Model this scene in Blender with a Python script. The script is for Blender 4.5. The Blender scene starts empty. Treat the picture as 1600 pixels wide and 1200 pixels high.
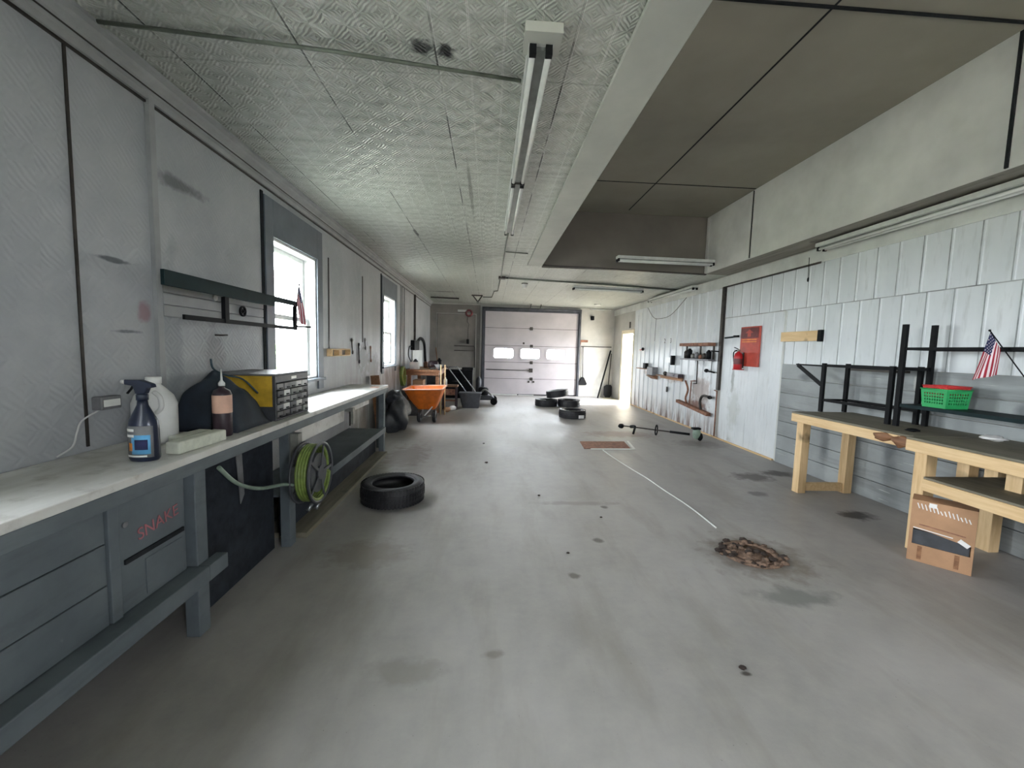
import bpy, math, random
from mathutils import Vector, Matrix, noise as mnoise
random.seed(7)
sc = bpy.context.scene
COL = sc.collection
PI = math.pi
V = Vector

# ------------------------------------------------------------------ materials
def srgb(c):
    return tuple(((v/255)/12.92 if v/255 <= .04045 else ((v/255+.055)/1.055)**2.4) for v in c) + (1,)

class NT:
    def __init__(s, name):
        s.m = bpy.data.materials.new(name); s.m.use_nodes = True
        s.t = s.m.node_tree; s.b = s.t.nodes['Principled BSDF']
        s.tc = s.t.nodes.new('ShaderNodeNewGeometry').outputs['Position']
    def n(s, typ, **kw):
        n = s.t.nodes.new(typ)
        for k, v in kw.items(): setattr(n, k, v)
        return n
    def l(s, a, b): s.t.links.new(a, b)
    def math(s, op, a, b=None, c=None, clamp=False):
        n = s.n('ShaderNodeMath', operation=op, use_clamp=clamp)
        for i, v in enumerate((a, b, c)):
            if v is None: continue
            if isinstance(v, (int, float)): n.inputs[i].default_value = v
            else: s.l(v, n.inputs[i])
        return n.outputs[0]
    def noise(s, scale, detail=4, vec=None, stretch=None, rough=.6):
        n = s.n('ShaderNodeTexNoise'); n.inputs['Scale'].default_value = scale
        n.inputs['Detail'].default_value = detail; n.inputs['Roughness'].default_value = rough
        src = vec or s.tc
        if stretch:
            mp = s.n('ShaderNodeMapping'); mp.inputs['Scale'].default_value = stretch
            s.l(src, mp.inputs[0]); src = mp.outputs[0]
        s.l(src, n.inputs['Vector']); return n.outputs['Fac']
    def ramp(s, fac, a, b, ca=(0,0,0,1), cb=(1,1,1,1)):
        n = s.n('ShaderNodeValToRGB'); e = n.color_ramp.elements
        e[0].position = a; e[1].position = b; e[0].color = ca; e[1].color = cb
        s.l(fac, n.inputs[0]); return n.outputs[0]
    def mix(s, fac, a, b, mode='MIX'):
        n = s.n('ShaderNodeMix', data_type='RGBA', blend_type=mode)
        for i, v in ((0, fac), (6, a), (7, b)):
            if isinstance(v, (int, float)): n.inputs[i].default_value = v
            elif isinstance(v, tuple): n.inputs[i].default_value = v
            else: s.l(v, n.inputs[i])
        return n.outputs[2]
    def xyz(s):
        n = s.n('ShaderNodeSeparateXYZ'); s.l(s.tc, n.inputs[0]); return n.outputs
    def bump(s, h, strength=.3, dist=.01):
        n = s.n('ShaderNodeBump'); n.inputs['Strength'].default_value = strength
        n.inputs['Distance'].default_value = dist; s.l(h, n.inputs['Height'])
        s.l(n.outputs[0], s.b.inputs['Normal'])
    def done(s, col, rough=.7, metal=0):
        if isinstance(col, tuple): s.b.inputs['Base Color'].default_value = col
        else: s.l(col, s.b.inputs['Base Color'])
        if isinstance(rough, (int, float)): s.b.inputs['Roughness'].default_value = rough
        else: s.l(rough, s.b.inputs['Roughness'])
        s.b.inputs['Metallic'].default_value = metal
        return s.m
    def spot(s, col, cx, cy, rx, ry, c, ax=(0, 1), soft=.5, amt=1., ns=9.):
        """a stain of its own irregular shape around (cx, cy)"""
        p = s.xyz()
        dx = s.math('DIVIDE', s.math('SUBTRACT', p[ax[0]], cx), rx)
        dy = s.math('DIVIDE', s.math('SUBTRACT', p[ax[1]], cy), ry)
        d = s.math('SQRT', s.math('ADD', s.math('MULTIPLY', dx, dx), s.math('MULTIPLY', dy, dy)))
        d = s.math('ADD', d, s.math('MULTIPLY', s.math('SUBTRACT', s.noise(ns), .5), 1.6))
        f = s.math('MULTIPLY', s.math('DIVIDE', s.math('SUBTRACT', 1., d), soft, clamp=True), amt, clamp=True)
        return s.mix(f, col, srgb(c))

def plain(name, c, rough=.6, metal=0, var=.12, scale=12, bump=.1):
    t = NT(name)
    f = t.noise(scale)
    a = srgb(tuple(max(0, v*(1-var)) for v in c)); b = srgb(tuple(min(255, v*(1+var)) for v in c))
    if bump: t.bump(t.noise(scale*6), bump, .003)
    return t.done(t.ramp(f, .3, .7, a, b), rough, metal)

def wood(name, c1, c2, rough=.65, axis=1, scale=5):
    t = NT(name)
    st = [scale*5]*3; st[axis] = scale*.35
    f = t.noise(1.5, 5, stretch=tuple(st), rough=.7)
    g = t.noise(3, 3)
    c = t.ramp(f, .35, .65, srgb(c1), srgb(c2))
    c = t.mix(t.ramp(g, .62, .75), c, srgb(tuple(v*.62 for v in c1)))
    t.bump(f, .2, .003)
    return t.done(c, rough)

def emboss(t, p, a, b, cell=.11, freq=210.):
    """pressed-tin pattern: squares of alternating diagonal strokes"""
    ia = t.math('FLOOR', t.math('DIVIDE', p[a], cell)); ib = t.math('FLOOR', t.math('DIVIDE', p[b], cell))
    ch = t.math('MODULO', t.math('ABSOLUTE', t.math('ADD', ia, ib)), 2.)
    sg = t.math('SUBTRACT', t.math('MULTIPLY', ch, 2.), 1.)
    u = t.math('ADD', p[a], t.math('MULTIPLY', p[b], sg))
    u = t.math('ADD', u, t.math('MULTIPLY', t.noise(9, 2), .05))
    return t.math('SINE', t.math('MULTIPLY', u, freq))

M = {}
def matte(k, v=.15): M[k].node_tree.nodes['Principled BSDF'].inputs['Specular IOR Level'].default_value = v
def make_mats():
    # floor
    t = NT('concrete_floor')
    f1 = t.noise(.9, 6); f2 = t.noise(7, 8, rough=.7); f3 = t.noise(2.2, 5, stretch=(1.5, .35, 1))
    c = t.ramp(f1, .3, .72, srgb((132, 129, 126)), srgb((162, 159, 156)))
    c = t.mix(t.math('MULTIPLY', t.ramp(f2, .35, .7), .35), c, srgb((172, 168, 160)))
    c = t.mix(t.math('MULTIPLY', t.ramp(f3, .5, .68), .35), c, srgb((112, 105, 94)))
    c = t.mix(t.math('MULTIPLY', t.ramp(t.noise(55, 2), .72, .78), .5), c, srgb((75, 70, 64)))
    for x, y, rx, ry, cc, am in ((3.56, 3.63, .2, .14, (45, 38, 34), .9), (3.3, 4.8, .3, .2, (66, 58, 52), .8),
            (2.96, 4.2, .13, .1, (60, 56, 52), .7), (3.75, 4.95, .25, .16, (58, 50, 44), .8), (1.95, 2.35, .3, .12, (86, 92, 88), .6),
            (2.4, 7.3, .8, .35, (112, 92, 80), .6), (-.85, 2.9, .35, .25, (108, 98, 86), .45), (-.35, 1.8, .2, .1, (100, 94, 84), .35),
            (.9, 3.1, .05, .05, (70, 64, 58), .8), (1.15, 3.8, .04, .04, (70, 64, 58), .8), (.6, 2.6, .05, .04, (80, 72, 66), .8),
            (1.25, 1.75, .03, .02, (60, 55, 50), .9), (.05, 1.9, .06, .04, (92, 86, 76), .5), (-1.1, 5.6, .35, .8, (104, 88, 76), .6),
            (3.6, 6.6, .5, .35, (96, 90, 80), .6), (2.05, 2.85, .42, .38, (98, 88, 76), .7), (.9, 3.9, .5, .06, (110, 104, 96), .5),
            (3.9, 12.9, .35, .7, (120, 112, 60), .5)):
        c = t.spot(c, x, y, rx, ry, cc, amt=am)
    t.bump(f2, .25, .006)
    M['floor'] = t.done(c, t.ramp(f1, .3, .7, (.38,)*3+(1,), (.6,)*3+(1,)))
    # pressed tin ceiling
    t = NT('pressed_tin_ceiling'); p = t.xyz()
    em = emboss(t, p, 0, 1, .085, 250.)
    band = t.math('POWER', t.math('ABSOLUTE', t.math('SINE', t.math('MULTIPLY', p[1], 18.5))), 6.)
    rib = t.math('ABSOLUTE', t.math('SUBTRACT', t.math('FRACT', t.math('DIVIDE', t.math('ADD', p[0], .955), .166)), .5))
    ribm = t.math('GREATER_THAN', rib, .475)
    blk = t.math('GREATER_THAN', t.math('ABSOLUTE', t.math('SUBTRACT', t.math('FRACT', t.math('DIVIDE', t.math('ADD', p[0], .96), .664)), .5)), .493)
    n1 = t.noise(1.3, 6); n2 = t.noise(18, 4)
    c = t.ramp(n1, .3, .7, srgb((158, 162, 153)), srgb((176, 179, 171)))
    c = t.mix(t.math('MULTIPLY', t.ramp(n2, .45, .65), .5), c, srgb((198, 202, 196)))
    c = t.mix(t.math('MULTIPLY', t.math('MULTIPLY', band, t.ramp(t.noise(2.5), .35, .6)), .4), c, srgb((116, 118, 110)))
    c = t.mix(t.math('MULTIPLY', ribm, .75), c, srgb((216, 218, 212)))
    c = t.mix(t.math('MULTIPLY', t.math('GREATER_THAN', rib, .492), .7), c, srgb((96, 100, 92)))
    c = t.mix(t.math('MULTIPLY', blk, t.ramp(t.noise(3), .4, .55)), c, srgb((58, 60, 54)))
    jy = t.math('GREATER_THAN', t.math('ABSOLUTE', t.math('SUBTRACT', t.math('FRACT', t.math('DIVIDE', t.math('ADD', p[1], .1), 1.22)), .5)), .494)
    c = t.mix(t.math('MULTIPLY', jy, .35), c, srgb((104, 106, 98)))
    c = t.spot(c, -.36, 2.14, .07, .06, (34, 38, 34), ns=25); c = t.spot(c, -.24, 2.16, .05, .07, (20, 22, 20), ns=25)
    c = t.spot(c, -.96, 5.45, .025, .22, (22, 22, 20), ns=12, soft=.4)
    c = t.spot(c, -1.2, 10.9, .5, .12, (60, 56, 52), amt=.8); c = t.spot(c, -.2, 4.0, .02, .9, (90, 90, 80), amt=.7, ns=6)
    h = t.math('ADD', t.math('MULTIPLY', em, .35), t.math('MULTIPLY', ribm, 1.5))
    h = t.math('ADD', h, t.math('MULTIPLY', n2, 1.2))
    t.bump(h, .8, .008)
    M['tin'] = t.done(c, .34)
    # left wall pressed sheet
    t = NT('painted_pressed_wall'); p = t.xyz()
    em = emboss(t, p, 1, 2, .1, 170.)
    n1 = t.noise(1.1, 6); n2 = t.noise(9, 5)
    c = t.ramp(n1, .3, .7, srgb((146, 150, 154)), srgb((172, 174, 176)))
    c = t.mix(t.math('MULTIPLY', t.ramp(n2, .5, .75), .3), c, srgb((182, 183, 184)))
    # grime low on the wall towards the far end
    st = t.noise(1.2, 6, stretch=(1, 3.2, .5), rough=.7)
    low = t.ramp(p[2], 0, 1); mr = t.n('ShaderNodeMapRange'); t.l(p[2], mr.inputs[0]); mr.inputs[1].default_value = 2.2; mr.inputs[2].default_value = .9
    my = t.n('ShaderNodeMapRange'); t.l(p[1], my.inputs[0]); my.inputs[1].default_value = 4.6; my.inputs[2].default_value = 6.2
    c = t.mix(t.math('MULTIPLY', t.math('MULTIPLY', t.ramp(st, .36, .56), mr.outputs[0]), t.math('MULTIPLY', my.outputs[0], .85)), c, srgb((84, 76, 70)))
    for y, z, ry, rz, cc, am in ((2.74, 2.45, .24, .05, (84, 86, 88), .8), (2.42, 1.66, .05, .07, (128, 66, 76), .55), (3.0, 1.4, .12, .22, (112, 112, 112), .6),
            (6.4, 1.3, .35, .28, (58, 54, 52), .9), (6.9, 1.15, .6, .25, (72, 66, 62), .8), (2.25, 1.9, .12, .015, (60, 66, 72), .8),
            (2.3, 1.54, .1, .012, (70, 76, 84), .8), (2.62, 1.55, .1, .6, (100, 110, 112), .4)):
        c = t.spot(c, y, z, ry, rz, cc, ax=(1, 2), amt=am)
    t.bump(t.math('ADD', t.math('MULTIPLY', em, .3), n2), .45, .004)
    M['lwall'] = t.done(c, .5)
    # white metal sheet, right wall
    t = NT('white_metal_sheet'); p = t.xyz()
    n1 = t.noise(1.4, 5, stretch=(1, 1, .6)); n2 = t.noise(5, 5, stretch=(1, 4, .6))
    c = t.ramp(n1, .3, .7, srgb((200, 204, 206)), srgb((224, 227, 229)))
    c = t.mix(t.math('MULTIPLY', t.ramp(n2, .55, .75), .35), c, srgb((150, 152, 148)))
    mr = t.n('ShaderNodeMapRange'); t.l(p[2], mr.inputs[0]); mr.inputs[1].default_value = .5; mr.inputs[2].default_value = 0
    my = t.n('ShaderNodeMapRange'); t.l(p[1], my.inputs[0]); my.inputs[1].default_value = 6.6; my.inputs[2].default_value = 7.6
    rust = t.math('MULTIPLY', t.math('MULTIPLY', t.ramp(t.noise(3, 6, stretch=(1, 5, .7)), .42, .6), mr.outputs[0]), my.outputs[0])
    c = t.mix(rust, c, srgb((112, 82, 68)))
    for y, z, ry, rz, cc, am in ((7.75, .75, .45, .4, (132, 104, 88), .6), (7.9, .5, .5, .1, (120, 80, 62), .8), (6.72, 1.1, .05, .25, (122, 126, 120), .7),
             (6.65, .6, .2, .4, (176, 180, 174), .5), (8.9, .95, .5, .12, (150, 130, 118), .6), (10.4, 1.0, .4, .08, (150, 120, 100), .6), (7.7, 1.5, .5, .25, (130, 130, 126), .5)):
        c = t.spot(c, y, z, ry, rz, cc, ax=(1, 2), amt=am)
    t.bump(n2, .15, .004)
    M['sheet'] = t.done(c, .42)
    # grey planks
    t = NT('grey_painted_planks'); p = t.xyz()
    n1 = t.noise(1.2, 5); n2 = t.noise(2.5, 6, stretch=(1, .35, 3.5))
    c = t.ramp(n1, .3, .7, srgb((126, 130, 130)), srgb((158, 162, 162)))
    c = t.mix(t.math('MULTIPLY', t.ramp(n2, .5, .7), .6), c, srgb((96, 98, 98)))
    sc_ = t.noise(4, 5, stretch=(1, .5, 12))
    c = t.mix(t.math('MULTIPLY', t.ramp(sc_, .66, .7), .75), c, srgb((196, 198, 194)))
    for y, z, ry, rz in ((5.1, 1.24, .14, .06), (3.9, .55, .1, .4), (2.9, 1.1, .08, .12), (4.7, .5, .08, .35), (4.5, 1.2, .1, .08)):
        c = t.spot(c, y, z, ry, rz, (84, 88, 92), ax=(1, 2), amt=.7, soft=.8, ns=5)
    c = t.spot(c, 3.72, 1.28, .02, .09, (190, 190, 186), ax=(1, 2), amt=.8, ns=30)
    t.bump(n2, .3, .004)
    M['plank'] = t.done(c, .55)
    # bench paint, bench top
    t = NT('grey_painted_bench'); n1 = t.noise(3, 6); n2 = t.noise(2, 6, stretch=(6, 1, 6))
    c = t.ramp(n1, .3, .7, srgb((78, 86, 91)), srgb((100, 108, 112)))
    c = t.mix(t.math('MULTIPLY', t.ramp(n2, .52, .72), .5), c, srgb((60, 68, 70)))
    t.bump(n2, .3, .004); M['bench'] = t.done(c, .6)
    t = NT('worn_bench_top'); n1 = t.noise(2, 6, stretch=(3, .7, 1)); n2 = t.noise(9, 6)
    c = t.ramp(n1, .3, .7, srgb((178, 175, 168)), srgb((222, 221, 218)))
    c = t.mix(t.math('MULTIPLY', t.ramp(n2, .55, .7), .5), c, srgb((130, 124, 114)))
    t.bump(n2, .2, .003); M['benchtop'] = t.done(c, .42)
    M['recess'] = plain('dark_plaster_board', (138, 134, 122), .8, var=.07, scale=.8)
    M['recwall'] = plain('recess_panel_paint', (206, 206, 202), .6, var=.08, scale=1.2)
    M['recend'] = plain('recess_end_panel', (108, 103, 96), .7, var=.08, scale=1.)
    M['soffit'] = wood('soffit_board', (112, 108, 100), (138, 134, 126), axis=1, scale=2)
    M['board'] = plain('painted_trim_board', (170, 171, 164), .55, var=.05, scale=2)
    M['trimw'] = plain('white_painted_trim', (196, 198, 194), .5, var=.06, scale=3)
    M['cornice'] = plain('grey_painted_cornice', (150, 152, 152), .5, var=.07, scale=4)
    M['casing'] = plain('slate_painted_casing', (88, 96, 104), .5, var=.08, scale=5)
    M['sash'] = plain('white_window_sash', (205, 207, 205), .4, var=.05)
    M['gap'] = plain('dark_gap', (34, 36, 38), .8, var=.2)
    M['backw'] = plain('back_wall_paint', (176, 174, 168), .6, var=.08, scale=1.3)
    M['backdark'] = plain('back_wall_grimy_paint', (118, 114, 109), .6, var=.12, scale=1.6)
    t = NT('overhead_door_skin'); n1 = t.noise(1.5, 4); n2 = t.noise(60, 2)
    c = t.ramp(n1, .3, .7, srgb((166, 160, 163)), srgb((182, 176, 179))); t.bump(n2, .15, .003)
    M['ohd'] = t.done(c, .5)
    M['jamb'] = plain('dark_door_jamb', (58, 60, 66), .6, var=.2, scale=6)
    M['black'] = plain('black_powder_coat', (15, 16, 18), .6, var=.2)
    M['blackgreen'] = plain('dark_green_steel', (22, 38, 40), .6, var=.15)
    M['iron'] = plain('dark_iron', (60, 56, 52), .5, .5, var=.2)
    M['rusty'] = plain('rusty_steel', (124, 86, 68), .8, var=.25, scale=20, bump=.4)
    M['steel'] = plain('bare_steel', (150, 152, 154), .3, .8)
    M['galv'] = plain('galvanised_conduit', (128, 128, 122), .45, .4)
    M['conduit'] = plain('painted_conduit_green_grey', (86, 92, 82), .5)
    M['lampw'] = plain('white_enamel', (198, 200, 196), .35, var=.05)
    M['tube'] = plain('unlit_fluorescent_glass', (222, 224, 220), .2, var=.03)
    M['lampdark'] = plain('lamp_channel_grey', (104, 108, 104), .4)
    M['pine'] = wood('pine_lumber', (204, 170, 124), (224, 194, 150), axis=1, scale=4)
    M['pinev'] = wood('pine_lumber_upright', (202, 168, 122), (226, 196, 152), axis=2, scale=4)
    M['ply'] = wood('grimy_plywood_top', (98, 92, 76), (126, 120, 104), axis=1, scale=2)
    M['oldwood'] = wood('old_brown_wood', (110, 74, 50), (146, 104, 72), axis=1)
    t = NT('tyre_rubber'); n1 = t.noise(10, 4); t.bump(t.noise(60, 3), .3, .003)
    M['rubber'] = t.done(t.ramp(n1, .3, .7, srgb((20, 20, 22)), srgb((38, 38, 42))), .5)
    M['cardboard'] = plain('cardboard', (168, 130, 98), .8, var=.06, scale=6)
    M['cardin'] = plain('cardboard_shaded_side', (150, 114, 84), .85, var=.06)
    M['orange'] = plain('orange_enamel', (202, 104, 26), .45, var=.14, scale=6)
    M['red'] = plain('red_enamel', (176, 34, 40), .35, var=.08)
    M['redboard'] = plain('faded_red_board', (172, 66, 52), .5, var=.08)
    M['dkred'] = plain('dark_red_print', (96, 40, 42), .5, var=.2)
    M['green'] = plain('green_plastic', (38, 150, 84), .4, var=.05)
    M['redp'] = plain('red_plastic', (190, 44, 44), .4, var=.05)
    M['hose'] = plain('green_garden_hose', (112, 130, 62), .45, var=.12, scale=30)
    M['hosepale'] = plain('pale_green_hose', (120, 136, 122), .5)
    M['benchshade'] = plain('under_bench_shade', (40, 44, 50), .7, var=.2)  # dark colour standing in for the shade under the left bench
    M['navy'] = plain('navy_tarpaulin', (30, 38, 48), .75, var=.2, scale=8)
    M['teal'] = plain('blue_green_cloth', (44, 62, 70), .8, var=.15)
    M['yellow'] = plain('yellow_plastic', (176, 142, 42), .5, var=.12)
    M['jug'] = plain('milky_plastic', (204, 204, 202), .4, var=.03); 
    M['white'] = plain('white_plastic', (226, 226, 222), .4, var=.03)
    M['foam'] = plain('pale_foam', (206, 208, 194), .8, var=.05, scale=30, bump=.3)
    M['bluedark'] = plain('dark_blue_plastic', (24, 32, 52), .3, var=.1)
    M['paper'] = plain('white_paper', (222, 220, 218), .8, var=.04)
    M['fadedred'] = plain('faded_red_print', (160, 98, 104), .6)
    M['pink'] = plain('salmon_paper_label', (206, 166, 146), .7, var=.06)
    M['brownbot'] = plain('brown_bottle', (52, 40, 46), .3, var=.1)
    M['dgrey'] = plain('dark_grey_plastic', (58, 60, 64), .5, var=.15)
    M['mgrey'] = plain('mid_grey_plastic', (110, 110, 112), .5, var=.12)
    M['cream'] = plain('cream_door_paint', (228, 216, 188), .5, var=.05)
    M['flagr'] = plain('flag_red', (150, 28, 48), .8, var=.06); M['flagw'] = plain('flag_white', (222, 206, 208), .8, var=.04)
    M['flagb'] = plain('flag_blue', (34, 38, 78), .8, var=.06)
    M['lblue'] = plain('light_blue_print', (92, 160, 205), .4, var=.1); M['orangep'] = plain('orange_print', (230, 140, 50), .4)
    M['grass'] = plain('grass_ground', (168, 169, 158), .9, var=.2, scale=1)
    M['leaf'] = plain('leaves', (160, 184, 136), .7, var=.25, scale=3)
    M['gravel'] = plain('pale_gravel', (196, 190, 176), .9, var=.1, scale=8)
    M['dirt'] = plain('brown_rubble', (104, 84, 70), .9, var=.35, scale=40, bump=.5)
    M['dirtd'] = plain('dark_rubble', (48, 38, 32), .9, var=.3, scale=40, bump=.5)
    M['seam'] = plain('dirty_sheet_seam', (148, 152, 152), .7, var=.2, scale=5)
    M['outer'] = plain('outside_siding', (180, 178, 170), .8)
    t = NT('window_glass')
    tr = t.n('ShaderNodeBsdfTransparent'); gl = t.n('ShaderNodeBsdfGlossy'); gl.inputs['Roughness'].default_value = .02
    tr.inputs[0].default_value = (.97, .98, .97, 1)
    mx = t.n('ShaderNodeMixShader'); mx.inputs[0].default_value = .06; t.l(tr.outputs[0], mx.inputs[1]); t.l(gl.outputs[0], mx.inputs[2])
    t.l(mx.outputs[0], t.t.nodes['Material Output'].inputs[0]); M['glass'] = t.m
make_mats()
for k in ('black', 'blackgreen', 'gap', 'benchshade'): matte(k)

# ------------------------------------------------------------------ mesh helpers
def acc(parent):
    v = V((0, 0, 0))
    while parent is not None:
        v += parent.location; parent = parent.parent
    return v

class MB:
    def __init__(s): s.v = []; s.f = []; s.mi = []; s.sm = []
    def add(s, vs, fs, mi=0, smooth=False):
        o = len(s.v); s.v += [V(p) for p in vs]
        for f in fs: s.f.append([o+i for i in f]); s.mi.append(mi); s.sm.append(smooth)
        return s
    def box(s, x0, x1, y0, y1, z0, z1, mi=0):
        if x0 > x1: x0, x1 = x1, x0
        if y0 > y1: y0, y1 = y1, y0
        if z0 > z1: z0, z1 = z1, z0
        vs = [(x, y, z) for z in (z0, z1) for y in (y0, y1) for x in (x0, x1)]
        return s.add(vs, [(0,2,3,1), (4,5,7,6), (0,1,5,4), (1,3,7,5), (3,2,6,7), (2,0,4,6)], mi)
    def bar(s, a, b, w, h, up=(0, 0, 1), mi=0):
        a, b = V(a), V(b); d = (b-a).normalized(); u = V(up)
        if abs(d.dot(u)) > .98: u = V((1, 0, 0))
        r = d.cross(u).normalized(); u = r.cross(d).normalized()
        vs = [p + r*(sx*w/2) + u*(sz*h/2) for p in (a, b) for sz in (-1, 1) for sx in (-1, 1)]
        return s.add(vs, [(0,2,3,1), (4,5,7,6), (0,1,5,4), (1,3,7,5), (3,2,6,7), (2,0,4,6)], mi)
    def tube(s, pts, r, n=10, cap=True, mi=0):
        pts = [V(p) for p in pts]; rings = []; prev = None
        rr = r if isinstance(r, (list, tuple)) else [r]*len(pts)
        for i, p in enumerate(pts):
            d = (pts[min(i+1, len(pts)-1)] - pts[max(i-1, 0)]).normalized()
            if prev is None:
                u = V((0, 0, 1)) if abs(d.z) < .9 else V((1, 0, 0)); u = (u - d*u.dot(d)).normalized()
            else: u = (prev - d*prev.dot(d)).normalized()
            prev = u; w = d.cross(u)
            rings.append([p + (u*math.cos(k*2*PI/n) + w*math.sin(k*2*PI/n))*rr[i] for k in range(n)])
        vs = [q for g in rings for q in g]; fs = []
        for i in range(len(pts)-1):
            for k in range(n):
                a = i*n+k; b = i*n+(k+1) % n; fs.append((a, b, b+n, a+n))
        s.add(vs, fs, mi, True)
        if cap:
            o = len(s.v)-len(vs)
            s.f.append([o+k for k in range(n)][::-1]); s.mi.append(mi); s.sm.append(False)
            s.f.append([o+(len(pts)-1)*n+k for k in range(n)]); s.mi.append(mi); s.sm.append(False)
        return s
    def lathe(s, prof, c=(0, 0, 0), axis=(0, 0, 1), n=32, sx=1, sy=1, closed=False, mi=0, caps=True):
        q = V((0, 0, 1)).rotation_difference(V(axis)); c = V(c)
        vs = [c + q @ V((r*math.cos(k*2*PI/n)*sx, r*math.sin(k*2*PI/n)*sy, z)) for r, z in prof for k in range(n)]
        m = len(prof); fs = []
        for i in range(m if closed else m-1):
            j = (i+1) % m
            for k in range(n): fs.append((i*n+k, i*n+(k+1) % n, j*n+(k+1) % n, j*n+k))
        o = len(s.v); s.add(vs, fs, mi, True)
        if not closed and caps:
            if prof[0][0] > 1e-4: s.f.append([o+k for k in range(n)][::-1]); s.mi.append(mi); s.sm.append(False)
            if prof[-1][0] > 1e-4: s.f.append([o+(m-1)*n+k for k in range(n)]); s.mi.append(mi); s.sm.append(False)
        return s
    def prism(s, poly, axis, a, b, mi=0):
        """poly in the two other axes, extruded along axis (0/1/2) from a to b"""
        def mk(p, t):
            v = [0, 0, 0]; o = [i for i in range(3) if i != axis]; v[o[0]], v[o[1]] = p; v[axis] = t; return v
        n = len(poly)
        return s.add([mk(p, a) for p in poly] + [mk(p, b) for p in poly],
              [tuple(range(n))[::-1], tuple(range(n, 2*n))] + [(i, (i+1) % n, (i+1) % n+n, i+n) for i in range(n)], mi)
    def blob(s, c, r, seed=0, amp=.25, n=8, m=6, mi=0, flat=1.):
        vs = []; c = V(c); rr = r if isinstance(r, tuple) else (r, r, r*flat)
        for i in range(m+1):
            th = PI*i/m
            for k in range(n):
                ph = 2*PI*k/n; d = V((math.sin(th)*math.cos(ph), math.sin(th)*math.sin(ph), math.cos(th)))
                q = 1+amp*mnoise.noise(d*1.7+V((seed*3.1, seed*1.7, 0)))
                vs.append(c + V((d.x*rr[0], d.y*rr[1], d.z*rr[2]))*q)
        fs = [(i*n+k, (i+1)*n+k, (i+1)*n+(k+1) % n, i*n+(k+1) % n) for i in range(m) for k in range(n)]
        return s.add(vs, fs, mi, True)
    def build(s, name, mat, parent=None, bevel=0, base=None, solid=0, sub=0):
        me = bpy.data.meshes.new(name)
        off = acc(parent) if parent else V((0, 0, 0))
        loc = V((0, 0, 0))
        if parent is None and base is not False:
            if base is None:
                xs = [p.x for p in s.v]; ys = [p.y for p in s.v]; zs = [p.z for p in s.v]
                loc = V(((min(xs)+max(xs))/2, (min(ys)+max(ys))/2, min(zs)))
            else: loc = V(base)
            off = loc
        me.from_pydata([tuple(p-off) for p in s.v], [], s.f)
        for m_ in (mat if isinstance(mat, (list, tuple)) else [mat]): me.materials.append(M[m_] if isinstance(m_, str) else m_)
        for p, mi, sm in zip(me.polygons, s.mi, s.sm): p.material_index = mi; p.use_smooth = sm
        me.validate(); me.update()
        o = bpy.data.objects.new(name, me); COL.objects.link(o); o.location = loc
        if parent: o.parent = parent
        if bevel:
            b = o.modifiers.new('bevel', 'BEVEL'); b.width = bevel; b.segments = 2; b.limit_method = 'ANGLE'
        if solid:
            b = o.modifiers.new('solid', 'SOLIDIFY'); b.thickness = solid
        if sub:
            b = o.modifiers.new('sub', 'SUBSURF'); b.levels = sub; b.render_levels = sub
        return o

def tag(o, label=None, cat=None, group=None, kind=None):
    if label: o['label'] = label
    if cat: o['category'] = cat
    if group: o['group'] = group
    if kind: o['kind'] = kind
    return o
def thing(name, label, cat, loc=(0, 0, 0), group=None, rot=None):
    o = bpy.data.objects.new(name, None); COL.objects.link(o); o.location = loc; o.empty_display_size = .1
    if rot: o.rotation_euler = rot
    return tag(o, label, cat, group)
def struct(name, mb, mat, label=None, **kw):
    o = mb.build(name, mat, None, base=(0, 0, 0), **kw); o['kind'] = 'structure'
    if label: o['label'] = label
    return o
def copy_tree(o, parent=None):
    c = o.copy(); COL.objects.link(c); c.parent = parent
    for ch in list(o.children): copy_tree(ch, c)
    return c
def text_mb(txt, size, origin, right, up, depth=.002, spacing=1.):
    cu = bpy.data.curves.new('txt', 'FONT'); cu.body = txt; cu.size = size; cu.extrude = depth/2; cu.space_character = spacing
    cu.align_x = 'CENTER'; cu.align_y = 'CENTER'
    o = bpy.data.objects.new('txt', cu); COL.objects.link(o)
    dg = bpy.context.evaluated_depsgraph_get(); me = bpy.data.meshes.new_from_object(o.evaluated_get(dg))
    r = V(right).normalized(); u = V(up).normalized(); n = r.cross(u); og = V(origin)
    mb = MB().add([og + r*v.co.x + u*v.co.y + n*v.co.z for v in me.vertices], [tuple(p.vertices) for p in me.polygons])
    bpy.data.objects.remove(o); bpy.data.curves.remove(cu); bpy.data.meshes.remove(me)
    return mb
def smooth_path(pts, n=6):
    pts = [V(p) for p in pts]; out = []
    for i in range(len(pts)-1):
        p0 = pts[max(i-1, 0)]; p1 = pts[i]; p2 = pts[i+1]; p3 = pts[min(i+2, len(pts)-1)]
        for k in range(n):
            t = k/n; out.append(.5*((2*p1)+(p2-p0)*t+(2*p0-5*p1+4*p2-p3)*t*t+(3*p1-p0-3*p2+p3)*t**3))
    out.append(pts[-1]); return out

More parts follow.
